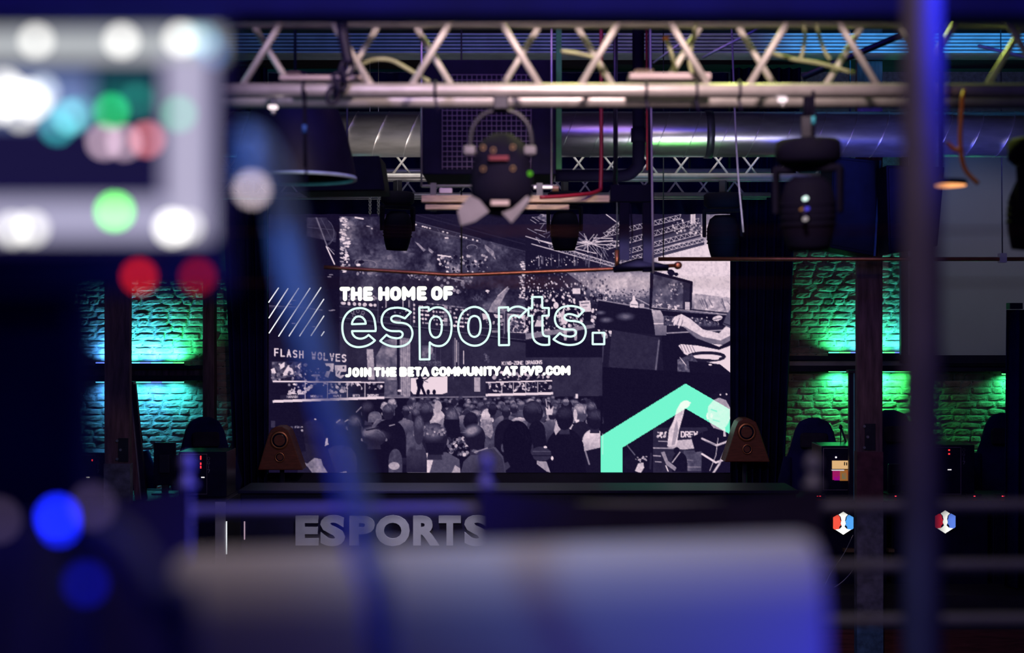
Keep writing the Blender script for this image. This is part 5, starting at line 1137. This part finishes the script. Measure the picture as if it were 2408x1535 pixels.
# trapezoid wooden loudspeakers either side of the wall
def wood_speaker(cx, y0, y1, label, xl, xr, xtl, xtr):
    d = 15.2; base = at(cx, y1, d); t = thing('wooden_speaker', label, 'loudspeaker', base, 'wooden speakers beside the video wall')
    pts = [at(xl, y1, d), at(xr, y1, d)] + [at(x, y, d) for x, y in ((xtr, y0 + 22), (xtr - 6, y0 + 8), (cx + 6, y0), (cx - 10, y0), (xtl + 6, y0 + 8), (xtl, y0 + 22))]
    MB().prism(pts, (0, .3, 0)).build('cabinet', M['speaker'], t, bevel=.01)
    for px, py, r in ((cx - 1, y0 + 32, .098), (cx, y0 + 72, .054)):
        MB().lathe([(r * .78, -.012), (r, -.016), (r * 1.04, 0), (r * .78, 0)], at(px, py, d), Matrix.Rotation(-math.pi / 2, 4, 'X'), 32).build('driver_ring', M['copper'], t, True)
        MB().lathe([(0, .012), (r * .25, .008), (r * .3, .02), (r * .8, -.006), (r * .8, -.002), (0, .03)], at(px, py, d - .004), Matrix.Rotation(-math.pi / 2, 4, 'X'), 28).build('driver_cone', M['gloss'], t, True)
    MB().tube([V(base.x, d + .15, base.z), V(base.x, d + .15, 1.22)], .025, 12).build('stand_pole', M['black'], t, True)
    MB().lathe([(0, 0), (.2, 0), (.2, .015), (0, .02)], V(base.x, d + .15, 1.2), seg=20).build('stand_foot', M['black'], t)
wood_speaker(658, 1003, 1105, 'dim reddish wooden speaker at the lower left corner of the video wall', 606, 712, 630, 684)
wood_speaker(1757, 984, 1086, 'reddish wooden speaker at the lower right corner of the video wall', 1704, 1811, 1730, 1784)

# ---------------------------------------------------------------- the near control position, far out of focus
# desk the equipment stands on
dk = thing('control_desk', 'dark control desk carrying the near monitor and console', 'desk', V(0, 1.0, 2.1))
MB().span((-.75, .62, 2.86), (.6, 1.35, 2.90)).build('desktop', M['black'], dk)
for x in (-.72, .55):
    for y in (.66, 1.29): MB().span((x, y, 2.1), (x + .04, y + .04, 2.86)).build('leg', M['steel'], dk)

# field monitor with a lit interface
FD = 1.0
fm = thing('field_monitor', 'small lit monitor with white and green interface blobs at the upper left', 'monitor', V(at(230, 0, FD).x, FD, 2.9))
MB().span(at(-150, 28, FD + .004), at(553, 694, FD + .03)).build('bezel', M['deepnavy'], fm, bevel=.004)
MB().span(at(-130, 700, FD + .012), at(196, 760, FD + .05)).build('stand_head', M['deepnavy'], fm)
MB().span((at(-260, 0, FD).x, FD + .012, 2.915), (at(188, 0, FD).x, FD + .05, at(0, 690, FD).z)).build('stand_column', M['deepnavy'], fm, bevel=.01)
MB().box(V(at(60, 0, FD).x, FD + .03, 2.908), (.3, .07, .016)).build('stand_foot', M['steel'], fm, bevel=.004)
def pane(n, xa, ya, xb, yb, col, k, dy=.001, parent=None):
    return MB().span(at(xa, ya, FD - dy - .0005), at(xb, yb, FD - dy)).build(n, glow('ui_' + n, srgb(*col), k), parent or fm)
scn = MB().span(at(-140, 60, FD), at(522, 585, FD + .004)).build('screen', glow('ui_dark', srgb(22, 17, 66), 1), fm)
pane('top_bar', -140, 72, 522, 140, (178, 182, 186), 1.15, parent=scn)
pane('side_panel', 384, 128, 500, 560, (150, 144, 176), 1.15, parent=scn); pane('side_stripe', 415, 132, 462, 560, (188, 182, 208), 1.1, .0015, scn)
pane('dark_pane', -140, 158, 370, 452, (26, 22, 62), 1, parent=scn)
pane('blue_pane', -140, 172, 215, 290, (110, 128, 180), 1, .0015, scn); pane('green_pane', 228, 185, 365, 262, (22, 92, 92), 1, .0015, scn)
pane('bottom_bar', -140, 468, 500, 562, (164, 160, 190), 1.15, parent=scn)
def blob(x, y, r, col, k, n='icon', dy=.003, parent=None):
    MB().lathe([(0, 0), (r / F, 0), (r / F, .0004), (0, .0004)], at(x, y, FD - dy), Matrix.Rotation(math.pi / 2, 4, 'X'), 20).build(n, glow(n + '_glow', col, k), parent or scn)
WH = (1, .98, .92)
for x, y, r, c, k in ((85, 96, 17, WH, 3.72), (286, 96, 18, WH, 3.96), (425, 92, 18, WH, 3.96), (452, 92, 14, (.7, .95, .95), 2.73), (478, 95, 16, (.35, .65, .8), 2.42),
    (30, 225, 24, WH, 4.4), (75, 235, 24, WH, 4.4), (-10, 245, 24, WH, 4.2), (10, 205, 20, WH, 3.72), (100, 215, 16, (.8, .9, 1), 3.10), (50, 270, 16, WH, 3.19),
    (135, 300, 14, (.06, .55, .62), 3.78), (165, 275, 15, (.2, .75, .80), 4.46), (185, 265, 12, (.2, .7, .85), 2.42), (262, 262, 15, (.04, .95, .25), 3.78), (322, 236, 14, (.05, .45, .38), 1.74), (420, 268, 16, (.2, .85, .5), 2.42),
    (245, 333, 15, (.40, .28, .36), 8.20), (292, 335, 15, (.40, .28, .36), 6.96), (346, 328, 15, (.55, .16, .18), 7.10),
    (30, 540, 18, WH, 3.48), (75, 538, 18, WH, 3.48), (405, 535, 20, WH, 5.85), (440, 533, 16, WH, 2.95), (500, 120, 12, (.05, .2, .6), 2.42), (497, 130, 10, (.05, .2, .6), 1.74)): blob(x, y, r, c, k)
blob(270, 497, 19, (.16, .95, .12), 9, 'green_icon')
for x, k in ((327, 3.6), (465, 1.9)): blob(x, 650, 15, (.9, .015, .012) if x < 400 else (.7, .010, .006), k, 'red_led', .002, fm)

# gooseneck lamp curving past the monitor
gn = thing('gooseneck_lamp', 'blue-lit gooseneck lamp curving down past the left of the video wall', 'lamp', at(900, 1640, .92)); gn.location.z = 2.9
pts = curve([V(at(950, 0, .86).x, .86, 2.9), at(905, 1600, .88), at(858, 1300, .9), at(806, 1050, .93), at(738, 830, .95), at(690, 640, .97), at(672, 520, .98), at(648, 430, .985), at(622, 370, .99), at(596, 335, .99), at(570, 330, .99)], 6)
MB().tube(pts, .009, 16).build('gooseneck', M['bluecable'], gn, True)
MB().lathe([(0, .018), (.007, .018), (.009, .01), (.009, -.004), (0, -.004)], at(593, 430, .96)).build('lamp_head', M['bluecable'], gn, True)
MB().tube([at(596, 335, .985), at(594, 372, .965)], .006, 10).build('socket', M['bluecable'], gn, True)
MB().ball(at(593, 446, .95), .0045).build('bulb', glow('warm_bulb', (.62, .5, .56), 5.5), gn, True)
MB().lathe([(0, 0), (.03, 0), (.028, .02), (0, .024)], V(at(950, 0, .86).x, .86, 2.9)).build('base', M['steel'], gn, True)

# console at the lower left with lit buttons
cn = thing('lighting_console', 'dark console with a blue lit button at the lower left corner', 'console', V(-.42, .95, 2.9))
MB().prism([V(-.74, .76, 2.90), V(-.74, .96, 2.90), V(-.74, .96, 3.43), V(-.74, .90, 3.48), V(-.74, .78, 3.30)], (.45, 0, 0)).build('case', M['deepnavy'], cn, bevel=.006)
for x, y, r, c, k, n in ((135, 1215, 15, (.008, .02, 1), 13, 'blue_button'), (140, 1236, 12, (.006, .016, 1), 9, 'blue_button'), (202, 1372, 20, (.004, .008, .6), 1.6, 'dim_button'), (218, 1190, 20, (.13, .09, .24), 1.5, 'grey_button'), (-5, 1222, 18, (.16, .11, .24), 1.5, 'grey_button')):
    MB().ball(at(x, y, .78 + .01), r * .78 / F).build(n, glow(n + '_glow', c, k * 1.2), cn, True)
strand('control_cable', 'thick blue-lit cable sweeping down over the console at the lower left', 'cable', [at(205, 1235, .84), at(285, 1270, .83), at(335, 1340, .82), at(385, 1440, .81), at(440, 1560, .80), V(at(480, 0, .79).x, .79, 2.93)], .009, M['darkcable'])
tag(MB().ball(at(448, 1525, .80), .006).build('orange_spot', M['orange'], smooth=True), 'dull orange spot of blurred light beside the thick cable at the bottom left', 'light spot')  # blurred warm light put in as an orange ball

# white monitor seen from behind
wm = thing('desktop_monitor', 'big white monitor seen from behind across the bottom of the view', 'monitor', V(0, 1.1, 2.9))
wd = 1.06
xa, xb = at(392, 0, wd).x, at(1962, 0, wd).x; zt_ = at(0, 1300, wd).z
tilt = Matrix.Translation(V((xa + xb) / 2, wd, zt_ - .17)) @ Matrix.Rotation(-.028, 4, 'Y')
sh = MB(); w, h = xb - xa, .34; pr = [(0, 0), (0, h - .05), (.006, h - .025), (.018, h - .008), (.034, h), (.06, h), (.06, 0)]
sh.prism([tilt @ V(-w / 2, y, z - h / 2) for y, z in pr], tilt.to_3x3() @ V(w, 0, 0)); so = sh.build('shell', M['white'], wm, True, bevel=.012)
MB().span((-.05, 1.09, 2.915), (.03, 1.11, zt_ - .2)).build('stand', M['white'], wm)
MB().box(V(-.01, 1.1, 2.908), (.3, .2, .016)).build('foot', M['white'], wm, bevel=.004)

# guard rail: posts, bars, wires, draped cloth
RD = 2.3
rl = thing('guard_rail', 'blurred grey metal guard rail with knobbed posts across the lower right', 'railing', V(0, RD, 2.1))
for x, dy in ((440, 0), (1140, 0), (1912, 0), (2520, 0)):
    p0 = at(x, 1105, RD)
    po = MB().tube([V(p0.x, RD, 2.1), p0], .0085, 12).build('post', M['pale'], rl, True)
    MB().ball(at(x, 1092, RD), (.013, .013, .018)).build('knob', M['pale'], po, True)
    MB().lathe([(0, -.004), (.016, -.004), (.016, .004), (0, .004)], at(x, 1140, RD)).build('collar', M['pale'], po, True)
for y in (1192, 1332, 1460, 1590): MB().tube([at(-200, y + 14, RD + .012), at(2700, y - 6, RD + .012)], .0095, 12).build('bar', M['pale'], rl, True)
def sling(xa, xb, label):
    a, b_ = at(xa, 1150, RD - .03), at(xb, 1146, RD - .03); n = 24; mb = MB(); T_, B2 = [], []
    for i in range(n + 1):
        t = i / n; s_ = 4 * t * (1 - t); p = a.lerp(b_, t); top = p.z - .028 * s_
        T_.append(V(p.x, p.y - .006 * math.sin(t * 9), top)); B2.append(V(p.x, p.y - .006 * math.sin(t * 9 + 1), 2.102))
    for q_ in (0, 1):
        pass
    f1 = [mb.b.verts.new(p) for p in T_]; f2 = [mb.b.verts.new(p) for p in B2]; k1 = [mb.b.verts.new(p + V(0, .004, 0)) for p in T_]; k2 = [mb.b.verts.new(p + V(0, .004, 0)) for p in B2]
    for i in range(n):
        mb.b.faces.new((f1[i], f2[i], f2[i + 1], f1[i + 1])); mb.b.faces.new((k1[i + 1], k2[i + 1], k2[i], k1[i])); mb.b.faces.new((f1[i], f1[i + 1], k1[i + 1], k1[i])); mb.b.faces.new((f2[i + 1], f2[i], k2[i], k2[i + 1]))
    tag(mb.build('rail_cloth', M['drape'], smooth=True), label, 'cloth', 'cloths on the guard rail')
sling(1128, 1930, 'dark cloth slung between two knobbed rail posts above the white monitor'); sling(-250, 446, 'dark cloth slung on the rail at the lower left')
for y0, y1, lab in ((546, 540, 'upper of two thin wires stretched across at eye level'), (664, 664, 'lower of two thin wires stretched across at eye level')):
    tag(MB().tube([at(-300, y0 + 2, RD), at(2800, y1, RD)], .0016, 6).build('guard_wire', M['copper'], smooth=True), lab, 'wire', 'guard wires')

# upright pole on the right
pl = thing('stand_pole', 'upright blue-lit pole running the full height at the right', 'pole', V(at(2168, 0, 1.72).x, 1.72, 2.1))
px_ = at(2168, 0, 1.72).x
MB().tube([V(px_, 1.72, 2.1), V(px_, 1.72, 5.2)], .0235, 20).build('tube', mat('pole_paint', (.19, .15, .20), .6), pl, True)
MB().lathe([(0, 0), (.12, 0), (.12, .015), (.03, .03), (0, .03)], V(px_, 1.72, 2.1), seg=24).build('foot', M['steel'], pl)
